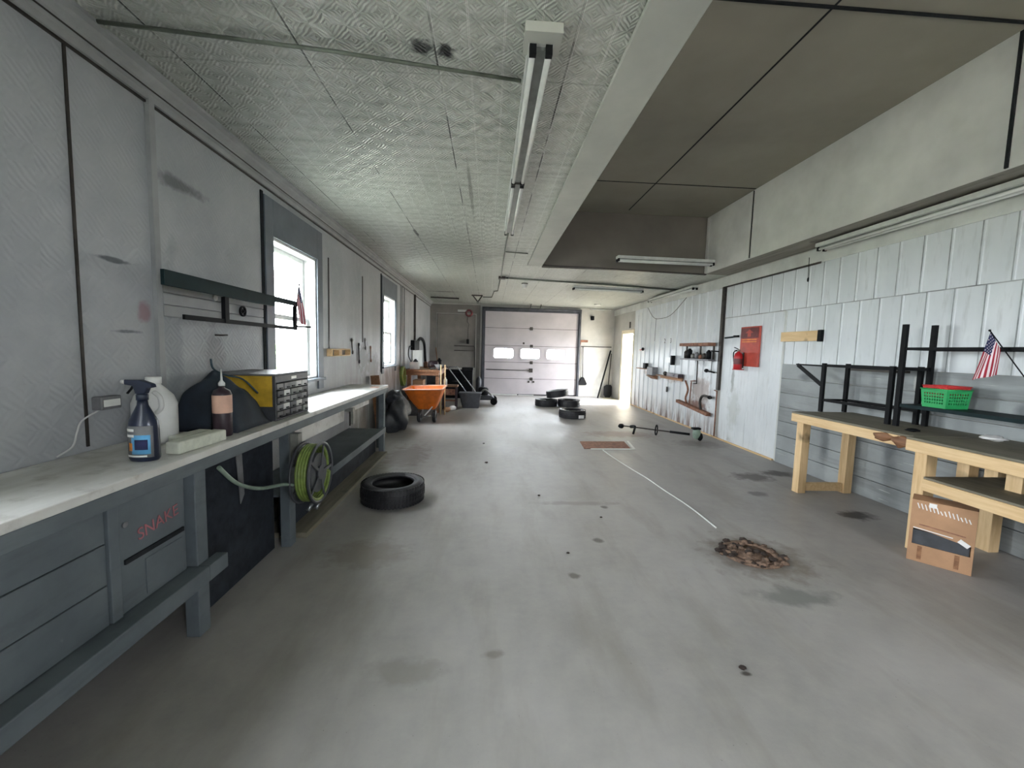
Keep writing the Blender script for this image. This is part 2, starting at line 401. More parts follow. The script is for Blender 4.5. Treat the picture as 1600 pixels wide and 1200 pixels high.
def loft(rings, close_bottom=True):
    mb = MB(); n = len(rings[0]); vs = [p for r in rings for p in r]
    fs = [(i*n+k, i*n+(k+1) % n, (i+1)*n+(k+1) % n, (i+1)*n+k) for i in range(len(rings)-1) for k in range(n)]
    mb.add(vs, fs, 0, False)
    if close_bottom: mb.f.append(list(range(n))[::-1]); mb.mi.append(0); mb.sm.append(False)
    return mb
def rect(cx, cy, hx, hy, z, r=.06, zt=0):
    out = []
    for sx, sy, t0 in ((1, 1, 0), (-1, 1, PI/2), (-1, -1, PI), (1, -1, 1.5*PI)):
        for j in range(4):
            a = t0+j*PI/6; out.append((cx+sx*(hx-r)+r*math.cos(a), cy+sy*(hy-r)+r*math.sin(a), z+zt*(sx)))
    return out

XL, XR, YB, YR = -1.92, 4.15, 13.5, -3.2       # left, right, back, rear (behind the camera)
ZC = 2.95
def zc(x): return ZC if x <= .87 else ZC-.017*(x-.87)-.002

# ------------------------------------------------------------------ setting
struct('floor', MB().box(XL-.3, XR+.3, YR-.3, YB+.3, -.15, 0), 'floor', 'stained grey concrete floor')
# left wall with three window openings
WZ0, WZ1 = 1.13, 2.42
wins = [(3.79, 4.70), (7.59, 8.50), (-.25, .66), (-2.3, -1.39)]
mb = MB(); y = YR
for a, b in sorted(wins):
    mb.box(XL-.2, XL, y, a, 0, 3.05); mb.box(XL-.2, XL, a, b, 0, WZ0); mb.box(XL-.2, XL, a, b, WZ1, 3.05); y = b
mb.box(XL-.2, XL, y, YB+.2, 0, 3.05)
wl = struct('wall_left', mb, 'lwall', 'grey painted pressed-metal wall')
# battens and dark joints on the left wall
b_ = MB()
for yy, z0, z1, w in ((2.05, 0.98, 2.82, .006), (5.06, 1.45, 2.52, .012), (6.37, 1.55, 2.53, .012), (9.2, .3, 2.8, .02)):
    b_.box(XL+.001, XL+.008, yy-w, yy+w, z0, z1)
b_.build('panel_joint', 'iron', wl)
bt = MB()
for yy, z0, z1, w in ((2.5, .98, 2.82, .02), (9.05, .3, 2.8, .03), (9.4, .3, 2.8, .03)):
    bt.box(XL+.001, XL+.025, yy-w, yy+w, z0, z1)
bt.build('wall_batten', 'cornice', wl)
# windows
def window(i, a, b):
    r = bpy.data.objects.new('window_%d' % i, None); COL.objects.link(r); r.location = (XL, (a+b)/2, WZ0); r['kind'] = 'structure'
    r['label'] = ['tall white sash window in slate casing above the workbench', 'farther tall white sash window in the left wall', 'sash window in the left wall nearest the camera', 'sash window in the left wall behind the camera'][i-1]
    c0, c1 = a-.14, b+.14
    MB().box(XL+.002, XL+.022, c0, a-.005, WZ0-.13, WZ1+.32).box(XL+.002, XL+.022, b+.005, c1, WZ0-.13, WZ1+.32)\
        .box(XL+.002, XL+.022, a-.005, b+.005, WZ1+.005, WZ1+.32).build('window_casing', 'casing', r, bevel=.003)
    MB().box(XL+.002, XL+.012, c0-.035, c0-.002, WZ0-.1, WZ1+.34).build('dark_edge_strip', 'gap', r)
    MB().box(XL-.1, XL+.05, c0, c1, WZ0-.035, WZ0-.004).build('window_sill', 'casing', r, bevel=.004)
    MB().box(XL-.195, XL+.001, a, a+.018, WZ0, WZ1).box(XL-.195, XL+.001, b-.018, b, WZ0, WZ1).box(XL-.195, XL+.001, a+.018, b-.018, WZ1-.018, WZ1)\
        .box(XL-.195, XL+.001, a+.018, b-.018, WZ0, WZ0+.018).build('window_jamb', 'sash', r)
    zm = (WZ0+WZ1)/2-.02
    for (z0, z1, x0) in ((zm-.02, WZ1-.02, XL-.15), (WZ0+.02, zm+.02, XL-.11)):
        ia, ib = a+.02, b-.02
        s = MB().box(x0, x0+.035, ia, ia+.045, z0, z1).box(x0, x0+.035, ib-.045, ib, z0, z1)\
            .box(x0, x0+.035, ia+.045, ib-.045, z0, z0+.045).box(x0, x0+.035, ia+.045, ib-.045, z1-.045, z1).build('sash', 'sash', r, bevel=.003)
        MB().box(x0+.014, x0+.018, ia+.045, ib-.045, z0+.045, z1-.045).build('pane', 'glass', s)
for i, (a, b) in enumerate(wins): window(i+1, a, b)
# right wall with doorway at the far end
DY0, DY1, DZ = 11.62, 12.56, 2.09
mb = MB().box(XR, XR+.15, YR, DY0, 0, 3.0).box(XR, XR+.15, DY0, DY1, DZ, 3.0).box(XR, XR+.15, DY1, YB+.2, 0, 3.0)
wr = struct('wall_right', mb, 'backw', 'white metal clad right wall')
def sheet(y0, y1, z0, z1, pitch, depth, rib, x=XR, base=.004):
    """ribbed steel sheet: a profile in plan, extruded upwards"""
    pts = []; y = y1
    while y > y0+1e-6:
        e = max(y-pitch, y0)
        pts += [(x-base, y), (x-base, e+rib*2)] if e+rib*2 < y else [(x-base, y)]
        if e > y0: pts += [(x-base-depth, e+rib*1.5), (x-base-depth, e+rib*.5)]
        y = e
    pts.append((x-base, y0))
    mb = MB(); n = len(pts); poly = pts + [(x-.001, y0), (x-.001, y1)]
    return mb.prism(poly, 2, z0, z1)
sheet(7.16, DY0-.04, .02, 2.7, .30, .02, .022).build('ribbed_metal_sheet', 'sheet', wr)
sheet(5.58, 7.06, .02, 2.14, .25, .005, .012).build('ribbed_metal_sheet', 'sheet', wr)
sheet(-1.5, 7.06, 2.15, 2.7, .235, .006, .012, base=.010).build('ribbed_metal_sheet', 'sheet', wr)
sheet(-1.5, 5.58, 1.4, 2.145, .235, .006, .012).build('ribbed_metal_sheet', 'sheet', wr)
sm = MB()
y = DY0-.04-.30
while y > 7.2: sm.box(XR-.009, XR-.0045, y+.038, y+.05, .02, 2.7); y -= .30
y = 7.06-.235
while y > -1.4: sm.box(XR-.0165, XR-.0105, y+.02, y+.028, 2.15, 2.7); y -= .235
y = 5.58-.235
while y > -1.4: sm.box(XR-.0105, XR-.0045, y+.02, y+.028, 1.4, 2.145); y -= .235
sm.box(XR-.018, XR-.0105, -1.4, 7.06, 2.146, 2.153)
sm.build('sheet_seam', 'seam', wr)
MB().box(XR-.022, XR, 5.545, 5.575, .02, 2.14).build('corner_strip', 'trimw', wr)
pl = MB(); k = 0; z = 0.0
while z < 1.39:
    pl.box(XR-.03, XR, -1.5, 5.54, z+.003, min(z+.2, 1.4)-.003); z += .2
pl.build('plank_cladding', 'plank', wr, bevel=.004)
MB().box(XR-.035, XR, 5.6, DY0-.05, 0, .02).build('sill_strip', 'pine', wr)
# back wall with the overhead door opening
OX0, OX1, OZ = -.13, 2.91, 2.75
mb = MB().box(XL-.2, OX0, YB, YB+.2, 0, 3.05).box(OX1, XR+.15, YB, YB+.2, 0, 3.05).box(OX0, OX1, YB, YB+.2, OZ, 3.05)
wb = struct('wall_back', mb, 'backw', 'pale painted back wall')
MB().box(XL+.002, -1.72, YB-.012, YB, 0, 2.9).box(-1.72, -.3, YB-.012, YB, 2.62, 2.9).box(-.42, -.3, YB-.012, YB, 0, 2.62).build('grimy_panelling', 'backdark', wb)
MB().box(-1.69, -.45, YB-.022, YB-.001, .86, 2.6).build('flush_panel', 'backdark', wb, bevel=.01)
# unseen rear wall: high opening added to throw daylight on the left wall
mb = MB().box(XL-.2, 2.1, YR-.2, YR, 0, 3.05).box(3.4, XR+.15, YR-.2, YR, 0, 3.05).box(2.1, 3.4, YR-.2, YR, 0, 1.5).box(2.1, 3.4, YR-.2, YR, 2.35, 3.05)
struct('wall_rear', mb, 'backw', 'painted wall behind the camera with one opening added to let in daylight')
# ceilings
RX0, RX1, RY0, RY1, RZ = .87, 3.74, -1.6, 7.1, 3.86
mb = MB().box(XL-.2, RX0, YR-.2, YB+.2, ZC, ZC+.12)
mb.prism([(RX0, ZC), (XR+.15, zc(XR+.15)), (XR+.15, ZC+.12), (RX0, ZC+.12)], 1, RY1, YB+.2)
mb.prism([(RX0, ZC), (RX1, zc(RX1)), (RX1, ZC+.12), (RX0, ZC+.12)], 1, YR-.2, RY0)
struct('ceiling', mb, 'tin', 'pressed-tin ceiling with long seams')
mb = MB().prism([(RX1, zc(RX1)), (XR+.15, zc(XR+.15)), (XR+.15, ZC+.12), (RX1, ZC+.12)], 1, YR-.2, RY1)
struct('trim_1', mb, 'soffit', 'board soffit along the right wall')
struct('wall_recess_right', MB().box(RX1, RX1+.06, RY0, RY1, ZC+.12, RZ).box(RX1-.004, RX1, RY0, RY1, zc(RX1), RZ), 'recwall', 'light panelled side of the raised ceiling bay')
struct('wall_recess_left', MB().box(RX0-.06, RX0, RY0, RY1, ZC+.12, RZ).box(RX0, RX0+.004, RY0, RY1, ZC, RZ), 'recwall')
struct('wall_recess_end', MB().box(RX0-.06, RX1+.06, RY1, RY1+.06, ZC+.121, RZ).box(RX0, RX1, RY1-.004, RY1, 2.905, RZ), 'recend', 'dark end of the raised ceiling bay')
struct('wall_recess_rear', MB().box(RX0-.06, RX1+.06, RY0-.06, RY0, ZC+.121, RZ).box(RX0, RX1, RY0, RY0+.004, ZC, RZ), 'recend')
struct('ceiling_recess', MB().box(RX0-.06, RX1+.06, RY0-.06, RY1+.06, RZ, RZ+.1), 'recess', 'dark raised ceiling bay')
struct('trim_2', MB().box(2.262, 2.275, .9, 6.9, RZ-.006, RZ-.0005).box(RX0+.02, RX1-.02, 5.80, 5.812, RZ-.006, RZ-.0005).box(RX0+.02, RX1-.02, 2.83, 2.85, RZ-.012, RZ-.0005), 'gap', 'dark joints in the raised ceiling')
struct('trim_3', MB().box(RX1-.018, RX1-.0045, 2.89, 2.91, 2.91, RZ-.01).box(RX1-.014, RX1-.0045, 5.855, 5.865, 2.91, RZ-.01), 'gap', 'dark joint on the side of the raised bay')
struct('trim_4', MB().box(RX1-.016, RX1-.0045, 5.875, 5.92, 2.91, RZ-.01).box(RX1-.02, RX1-.0045, 7.02, 7.09, 2.91, RZ-.01), 'recwall', 'vertical battens in the raised bay')
struct('trim_5', MB().box(.62, RX0, YR, RY1-.05, ZC-.028, ZC-.001), 'board', 'flat pale board along the edge of the raised bay', bevel=.004)
# beam-end band across the far edge of the bay
struct('trim_6', MB().bar((RX0, RY1-.03, ZC-.012), (RX1, RY1-.03, zc(RX1)-.012), .05, .02), 'iron', 'thin dark strip across the end of the raised bay')
# cornice
prof = [(XL+.001, ZC-.001), (XL+.10, ZC-.001), (XL+.10, ZC-.02), (XL+.075, ZC-.03), (XL+.07, ZC-.05), (XL+.045, ZC-.07), (XL+.04, ZC-.09), (XL+.02, ZC-.10), (XL+.02, ZC-.135), (XL+.001, ZC-.14)]
struct('trim_7', MB().prism(prof, 1, YR, YB-.001), 'cornice', 'stepped grey cornice along the left wall')
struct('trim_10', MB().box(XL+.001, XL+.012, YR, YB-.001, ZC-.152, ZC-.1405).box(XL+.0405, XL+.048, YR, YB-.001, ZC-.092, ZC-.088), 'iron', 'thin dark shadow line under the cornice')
struct('trim_8', MB().box(XR-.03, XR, YR, YB-.001, 2.69, 2.87), 'trimw', 'white board along the top of the right wall', bevel=.004)
struct('trim_9', MB().box(XR-.045, XR-.001, 7.08, 7.15, .87, 2.69).box(XR-.04, XR-.031, 5, 7.15, 2.675, 2.70), 'iron', 'dark upright batten on the right wall')

# ------------------------------------------------------------------ overhead door
d1 = bpy.data.objects.new('door_1', None); COL.objects.link(d1); d1.location = (1.39, YB-.02, 0); d1['kind'] = 'structure'; d1['label'] = 'white sectional overhead door with three bright windows'
zs = [.03, .54, 1.08, 1.62, 2.19, 2.76]
wx = [(.14, .82), (1.02, 1.69), (1.88, 2.53)]
for i in range(5):
    z0, z1 = zs[i]+.0003, zs[i+1]-.0003
    s = MB()
    if i == 2-0:
        zA, zB = 1.19, 1.55; x = OX0-.02
        for a, b in wx: s.box(x, a, YB-.05, YB-.01, z0, z1); x = b
        s.box(x, OX1+.02, YB-.05, YB-.01, z0, z1)
        for a, b in wx: s.box(a, b, YB-.05, YB-.01, z0, zA); s.box(a, b, YB-.05, YB-.01, zB, z1)
        o = s.build('door_section', 'ohd', d1)
        for a, b in wx:
            # rounded surround
            n = 24; cx, cz = (a+b)/2, (zA+zB)/2; hw, hz, rr = (b-a)/2+.03, (zB-zA)/2+.03, .1
            def rrect(hw, hz, rr):
                return [(cx+sx*(hw-rr)+rr*math.cos(t), cz+sz*(hz-rr)+rr*math.sin(t)) for sx, sz, t0 in ((1, 1, 0), (-1, 1, PI/2), (-1, -1, PI), (1, -1, 1.5*PI)) for t in [t0+j*PI/12 for j in range(7)]]
            A, B = rrect(hw, hz, rr), rrect(hw-.055, hz-.055, .07); m = len(A); g = MB()
            vs = [(p[0], YB-.062, p[1]) for p in A]+[(p[0], YB-.062, p[1]) for p in B]+[(p[0], YB-.05, p[1]) for p in A]+[(p[0], YB-.012, p[1]) for p in B]
            g.add(vs, [(j, (j+1) % m, m+(j+1) % m, m+j) for j in range(m)]+[(j, 2*m+j, 2*m+(j+1) % m, (j+1) % m) for j in range(m)]+[(m+j, m+(j+1) % m, 3*m+(j+1) % m, 3*m+j) for j in range(m)])
            w = g.build('window_frame', 'ohd', o)
            MB().box(a+.02, b-.02, YB-.032, YB-.028, zA+.02, zB-.02).build('pane', 'glass', w)
    else:
        s.box(OX0-.02, OX1+.02, YB-.05, YB-.01, z0, z1)
        o = s.build('door_section', 'ohd', d1, bevel=.006)
MB().box(OX0-.02, OX1+.02, YB-.047, YB-.013, .0, .03).build('bottom_seal', 'black', d1)
jm = MB()
for z in zs[1:-1]: jm.box(OX0-.01, OX1+.01, YB-.0525, YB-.0505, z-.006, z+.006)
jm.build('section_joint', 'iron', d1)
for z, xx in ((2.19, 1.37), (1.62, 1.39), (1.08, 1.4), (.54, 1.41)):
    MB().box(xx-.05, xx+.05, YB-.058, YB-.05, z-.05, z+.05).tube([(xx-.06, YB-.062, z), (xx+.06, YB-.062, z)], .008).build('hinge', 'iron', d1)
MB().tube([(-.08, YB-.075, .83), (1.38, YB-.075, .82)], .013).box(1.33, 1.45, YB-.09, YB-.05, .76, .89).build('lock_bar', 'iron', d1)
MB().box(1.3, 1.36, YB-.07, YB-.05, .42, .48).box(1.46, 1.52, YB-.07, YB-.05, .42, .48).build('lift_handle', 'iron', d1)
MB().box(1.1, 1.16, YB-.07, YB-.05, 1.68, 1.74).build('latch', 'iron', d1)
for x0, x1 in ((-.24, -.135), (2.915, 3.01)):
    MB().box(x0, x1, YB-.06, YB-.001, 0, 2.84).box(x0+.02, x1-.02, YB-.13, YB-.06, 0.02, 2.7).build('track', 'jamb', d1)
MB().box(-.24, 3.01, YB-.08, YB-.001, 2.72, 2.85).tube([(-.24, YB-.12, 2.82), (3.0, YB-.12, 2.82)], .025).build('header', 'jamb', d1)
for x in (1.3, 1.62): MB().tube([(x, YB-.12, 2.82), (x, YB-.5, 2.94)], .012).build('hanger', 'iron', d1)
MB().box(.05, .95, YB-.16, YB-.08, .0, .035).box(1.0, 1.5, YB-.14, YB-.06, 0, .02).build('threshold', 'trimw', d1)

# side doorway, open door leaf
d2 = bpy.data.objects.new('door_2', None); COL.objects.link(d2); d2.location = (XR, (DY0+DY1)/2, 0); d2['kind'] = 'structure'; d2['label'] = 'cream door standing open in the far end of the right wall'
MB().box(XR-.02, XR+.151, DY0, DY0+.03, 0, DZ).box(XR-.02, XR+.151, DY1-.03, DY1, 0, DZ).box(XR-.02, XR+.151, DY0+.03, DY1-.03, DZ-.03, DZ)\
    .box(XR-.025, XR-.001, DY1, DY1+.09, 0, DZ+.08).box(XR-.03, XR-.001, DY0-.05, DY0, 0, DZ+.08).box(XR-.025, XR-.001, DY0, DY1, DZ, DZ+.08).build('door_frame', 'cream', d2)
lf = MB().bar((XR+.16, DY1-.055, 1.03), (XR+1.02, DY1-.02, 1.03), .04, 2.0).build('door_leaf', 'cream', d2, bevel=.004)
for z in (.3, 1.05, 1.8): MB().box(XR+.06, XR+.16, DY1-.04, DY1-.03, z-.05, z+.05).tube([(XR+.13, DY1-.045, z-.05), (XR+.13, DY1-.045, z+.05)], .008).build('hinge', 'galv', d2)
MB().tube([(XR+.95, DY1-.04, .98), (XR+.95, DY1-.1, .98)], .02).build('door_handle', 'steel', d2)
tag(MB().box(XR-.03, XR-.001, 11.93, 11.99, 2.22, 2.4).build('door_chime', 'iron'), 'small dark box on the wall above the open doorway', 'box')

# ------------------------------------------------------------------ outside
struct('ground', MB().box(-40, 45, -30, 45, -.4, -.2), 'grass', 'grass outside')
struct('ground_apron', MB().box(XR+.3, 12, 5, 18, -.2, -.03).box(-6, 8, YB+.3, 30, -.2, -.03).box(-6, 8, -20, YR-.3, -.2, -.03), 'gravel', 'pale gravel outside the doors')
def bush(x, y, r, h, label):
    mb = MB(); rnd = random.Random(int(x*7+y*13))
    for _ in range(900):
        th, ph = rnd.uniform(0, 2*PI), math.acos(rnd.uniform(-1, 1)); q = r*rnd.uniform(.6, 1)
        p = V((x+q*math.sin(ph)*math.cos(th), y+q*math.sin(ph)*math.sin(th), h*.55+h*.45*math.cos(ph)*q/r-.2))
        a = V((rnd.uniform(-1, 1), rnd.uniform(-1, 1), rnd.uniform(-1, 1))).normalized()*.14; b = a.orthogonal().normalized()*.09
        mb.add([p-a, p+b, p+a, p-b], [(0, 1, 2, 3)])
    t = thing('leafy_tree', label, 'tree', (x, y, -.2))
    mb.build('foliage', 'leaf', t); MB().tube([(x, y, -.2), (x, y, h*.6)], [.12, .06]).build('trunk', 'oldwood', t)
bush(-9, 12.2, 1.3, 1.9, 'leafy tree outside seen low through the nearer left window')
bush(-12, 18.5, 2.2, 2.8, 'leafy tree outside seen through the farther left window')
bush(-8.5, 18.5, 1.4, 1.9, 'green shrub outside low in the farther left window')

# ------------------------------------------------------------------ left bench
BT = .96
def left_bench():
    t = thing('workbench', 'long grey painted built-in workbench along the left wall under the window', 'workbench', (-1.65, 3, 0))
    MB().box(XL+.012, -1.39, .2, 5.78, BT-.035, BT).build('bench_top', 'benchtop', t, bevel=.004)
    MB().box(-1.43, -1.395, .2, 5.78, .865, BT-.036).build('apron', 'bench', t, bevel=.004)
    for y0, y1 in ((.35, .44), (2.05, 2.13), (3.0, 3.09), (5.69, 5.77)):
        MB().box(-1.50, -1.431, y0, y1, 0, .924).build('leg', 'bench', t, bevel=.004)
    MB().box(XL+.012, -1.37, .2, 2.045, .30, .38).box(-1.43, -1.37, 2.045, 2.19, .30, .38).build('lower_shelf', 'bench', t, bevel=.005)
    bp = MB()
    for z in (.385, .55, .715): bp.box(-1.475, -1.455, .2, 1.60, z, z+.16)
    bp.build('back_panel', 'bench', t, bevel=.003)
    MB().box(-1.475, -1.445, 1.605, 1.65, .385, .9).build('stile', 'bench', t, bevel=.003)
    MB().box(XL+.012, -1.44, 3.1, 5.685, .34, .36).box(-1.44, -1.40, 3.1, 5.685, .315, .385).build('middle_shelf', 'bench', t, bevel=.003)
    MB().box(XL+.012, -1.38, 3.15, 5.685, .0, .04).build('bottom_shelf', 'ply', t, bevel=.003)
    MB().box(-1.46, -1.432, 3.1, 4.15, .74, .90).box(-1.46, -1.432, 4.3, 5.0, .8, .9).build('drop_board', 'benchtop', t, bevel=.003)
    MB().box(-1.56, -1.54, 2.14, 2.99, .0, .9).build('shade_panel', 'benchshade', t)  # dark sheet added where the open bay under the bench is only in shade
    MB().box(-1.56, -1.54, 3.1, 5.68, .041, .33).build('shade_panel', 'benchshade', t)  # another added dark sheet, painting in the shade below the middle shelf
left_bench()
# clamp under bench
t = thing('bench_clamp', 'small dark clamp fixed under the bench edge beyond the hose reel', 'clamp', (-1.4, 4.22, .8))
MB().box(-1.44, -1.36, 4.19, 4.25, .83, .862).box(-1.385, -1.36, 4.2, 4.24, .7, .83).build('clamp_frame', 'galv', t)
MB().tube([(-1.40, 4.22, .68), (-1.40, 4.22, .83)], .008).build('clamp_screw', 'iron', t)

# grey box with red lettering on the lower shelf
t = thing('storage_box', 'grey box with red lettering on the shelf under the near end of the left bench', 'box', (-1.52, 1.85, .38))
MB().box(-1.58, -1.46, 1.66, 2.02, .381, .85).build('box_body', 'bench', t, bevel=.006)
MB().box(-1.46, -1.452, 1.68, 2.0, .585, .605).build('dark_slot', 'gap', t)
MB().box(-1.459, -1.455, 1.78, 1.99, .40, .56).build('front_panel', 'bench', t, bevel=.003)
text_mb('SNAKE', .075, (-1.457, 1.86, .69), (0, 1, .12), (0, -.1, 1)).build('lettering', 'fadedred', t)
MB().lathe([(.012, 0), (.012, .006)], (-1.46, 1.69, .75), (1, 0, 0), 12).build('knob', 'steel', t)

# hose reel hanging on bench leg
t = thing('hose_reel', 'round reel of green garden hose hung on the front of the left bench', 'hose reel', (-1.33, 3.3, .57))
cy, cz = 2.98, .575
for (x, n) in ((-1.32, 'reel_flange'), (-1.20, 'reel_flange')):
    mb = MB().lathe([(.2, -.006), (.222, -.006), (.222, .006), (.2, .006)], (x, cy, cz), (1, 0, 0), 36, closed=True)
    for k in range(5):
        a = k*2*PI/5; mb.bar((x, cy+.04*math.cos(a), cz+.04*math.sin(a)), (x, cy+.208*math.cos(a), cz+.208*math.sin(a)), .02, .008, up=(1, 0, 0))
    mb.lathe([(.05, -.006), (.05, .006)], (x, cy, cz), (1, 0, 0), 20).build(n, 'dgrey', t)
pts = []
for k in range(0, 6*24+1):
    a = k*2*PI/24; lay = k/24
    pts.append((-1.305+.018*(lay % 5)+.01, cy+(.19+.006*math.sin(lay))*math.cos(a), cz+.195*math.sin(a)))
MB().tube(pts, .012, 8).build('coiled_hose', 'hose', t)
MB().lathe([(.14, -.05), (.14, .05)], (-1.26, cy, cz), (1, 0, 0), 24).build('reel_drum', 'dgrey', t)
MB().box(-1.395, -1.34, cy-.03, cy+.03, .62, .86).box(-1.35, -1.327, cy-.03, cy+.03, .55, .66).build('reel_bracket', 'galv', t)
MB().tube(smooth_path([(-1.385, 2.16, .85), (-1.38, 2.3, .72), (-1.37, 2.5, .62), (-1.34, 2.72, .57), (-1.31, 2.8, .54)], 6), .011, 8).build('hose_tail', 'hosepale', t)
for p in ((-1.26, 2.9, .32), (-1.24, 2.98, .30)): MB().tube([p, (p[0]+.02, p[1]+.05, p[2]+.05)], [.016, .01], 8).build('hose_nozzle', 'steel', t)
tag(MB().prism([(2.52, .88), (2.58, .88), (2.60, .55), (2.56, .50), (2.55, .6)], 0, -1.52, -1.515).build('rag', 'mgrey'), 'pale strip of cloth hanging in the dark under the left bench', 'rag')

# ------------------------------------------------------------------ things on the left bench
t = thing('spray_bottle', 'dark blue trigger spray bottle with a light blue label standing on the near bench', 'bottle', (-1.535, 1.9, BT))
x0, y0 = -1.535, 1.9
MB().lathe([(.0, .001), (.052, .001), (.058, .012), (.058, .15), (.052, .185), (.033, .225), (.022, .25), (.019, .275)], (x0, y0, BT), n=28, sx=1.05, sy=.72).build('bottle_body', 'bluedark', t)
MB().lathe([(.022, .272), (.022, .295), (.018, .3)], (x0, y0, BT), n=20).build('collar', 'bluedark', t)
MB().prism([(x0-.02, BT+.30), (x0+.02, BT+.30), (x0+.03, BT+.325), (x0+.055, BT+.33), (x0+.05, BT+.345), (x0-.0, BT+.362), (x0-.065, BT+.362), (x0-.065, BT+.34), (x0-.03, BT+.335)], 1, y0-.014, y0+.014).build('spray_head', 'bluedark', t, bevel=.004)
MB().tube([(x0-.035, y0, BT+.336), (x0-.045, y0, BT+.32), (x0-.062, y0, BT+.30)], .005, 8).build('trigger', 'black', t)
MB().lathe([(.009, 0), (.009, .02)], (x0-.064, y0, BT+.351), (-1, 0, 0), 12).build('nozzle', 'white', t)
# curved label pieces on the camera-facing side
def bottle_patch(a0, a1, z0, z1, rad, sx, sy, n=10):
    mb = MB(); vs = []
    for i in range(n+1):
        a = a0+(a1-a0)*i/n
        for z in (z0, z1): vs.append((x0+rad*sx*math.cos(a), y0+rad*sy*math.sin(a), BT+z))
    return mb.add(vs, [(2*i, 2*i+2, 2*i+3, 2*i+1) for i in range(n)], 0, True)
bottle_patch(PI*1.1, PI*1.85, .02, .16, .0586, 1.05, .72).build('label', 'mgrey', t, solid=.0006)
bottle_patch(PI*1.38, PI*1.78, .035, .12, .0594, 1.05, .72).build('blue_label_patch', 'lblue', t, solid=.0006)
bottle_patch(PI*1.46, PI*1.72, .055, .1, .0602, 1.05, .72).build('violet_label_patch', 'flagb', t, solid=.0006)
bottle_patch(PI*1.3, PI*1.4, .05, .085, .0596, 1.05, .72).build('orange_label_patch', 'orangep', t, solid=.0006)
for za in (.11, .135): bottle_patch(PI*1.15, PI*1.45, za, za+.012, .0594, 1.05, .72).build('white_label_stripe', 'white', t, solid=.0006)
bottle_patch(PI*1.15, PI*1.7, .022, .03, .0594, 1.05, .72).build('white_label_stripe', 'white', t, solid=.0006)

t = thing('plastic_jug', 'milky white plastic jug standing behind the spray bottle', 'jug', (-1.75, 2.24, BT))
MB().lathe([(0, .001), (.088, .001), (.098, .015), (.1, .1), (.1, .21), (.085, .25), (.05, .29), (.033, .305), (.031, .315)], (-1.75, 2.24, BT), n=28, sx=1.04, sy=.8).build('jug_body', 'jug', t)
MB().lathe([(.034, .312), (.034, .345), (.03, .348)], (-1.75, 2.24, BT), n=24).build('cap', 'white', t)
MB().tube(smooth_path([(-1.695, 2.17, BT+.275), (-1.66, 2.16, BT+.25), (-1.655, 2.16, BT+.2), (-1.685, 2.17, BT+.17)]), .011, 8).build('handle', 'jug', t)

def foam(x, y, w, l, h, rz, label):
    o = MB().box(-w/2, w/2, -l/2, l/2, 0, h).build('foam_block', 'foam', None, bevel=.008, base=(0, 0, 0)); o.location = (x, y, BT+.001); o.rotation_euler = (0, 0, rz)
    tag(o, label, 'foam block', 'pale foam blocks on the left bench'); return o
foam(-1.475, 2.15, .07, .32, .06, -.06, 'longer pale foam block lying at the bench edge beside the spray bottle')
foam(-1.60, 2.28, .08, .2, .045, -.12, 'flatter pale foam block lying behind the front one')
t = thing('squeeze_bottle', 'dark brown bottle with a salmon paper label and pointed spout on the left bench', 'bottle', (-1.52, 2.42, BT))
MB().lathe([(0, .001), (.045, .001), (.048, .01), (.048, .24), (.04, .262), (.016, .275), (.014, .29)], (-1.52, 2.42, BT), n=28).build('bottle_body', 'brownbot', t)
MB().lathe([(.0485, .135), (.0492, .137), (.0492, .235), (.0485, .237)], (-1.52, 2.42, BT), n=28, caps=False).build('label', 'pink', t)
MB().lathe([(.017, .288), (.017, .305), (.006, .32), (.003, .385)], (-1.52, 2.42, BT), n=16).build('spout', 'jug', t)
# tarp heap
t = thing('tarpaulin', 'dark navy tarpaulin heaped to a peak on the left bench', 'tarpaulin', (-1.68, 2.74, BT))
mb = MB(); nx, ny = 26, 30; vs = []
for i in range(nx+1):
    for j in range(ny+1):
        u, w = i/nx, j/ny; x = -1.895+.42*u; y = 2.48+.39*w
        pk = max(0, 1-math.hypot((u-.45)*1.35, (w-.45)*1.35)*.95)
        z = BT+.003+.36*pk**.75*min(1, 7*min(u, 1-u, w, 1-w)+.02) + .022*mnoise.noise(V((u*6, w*7, 1)))*min(1, 4*min(u, 1-u, w, 1-w)) 
        if y > 2.84: z = min(z, BT+.3)
        vs.append((x, y, max(BT+.003, z)))
mb.add(vs, [(i*(ny+1)+j, (i+1)*(ny+1)+j, (i+1)*(ny+1)+j+1, i*(ny+1)+j+1) for i in range(nx) for j in range(ny)], 0, True)
mb.build('tarp_cloth', 'navy', t, solid=.003)
MB().tube(smooth_path([(-1.73, 2.66, BT+.43), (-1.71, 2.65, BT+.37), (-1.66, 2.68, BT+.33), (-1.6, 2.76, BT+.30), (-1.55, 2.84, BT+.2)], 5), .006, 8).build('tarp_pole', 'teal', t)
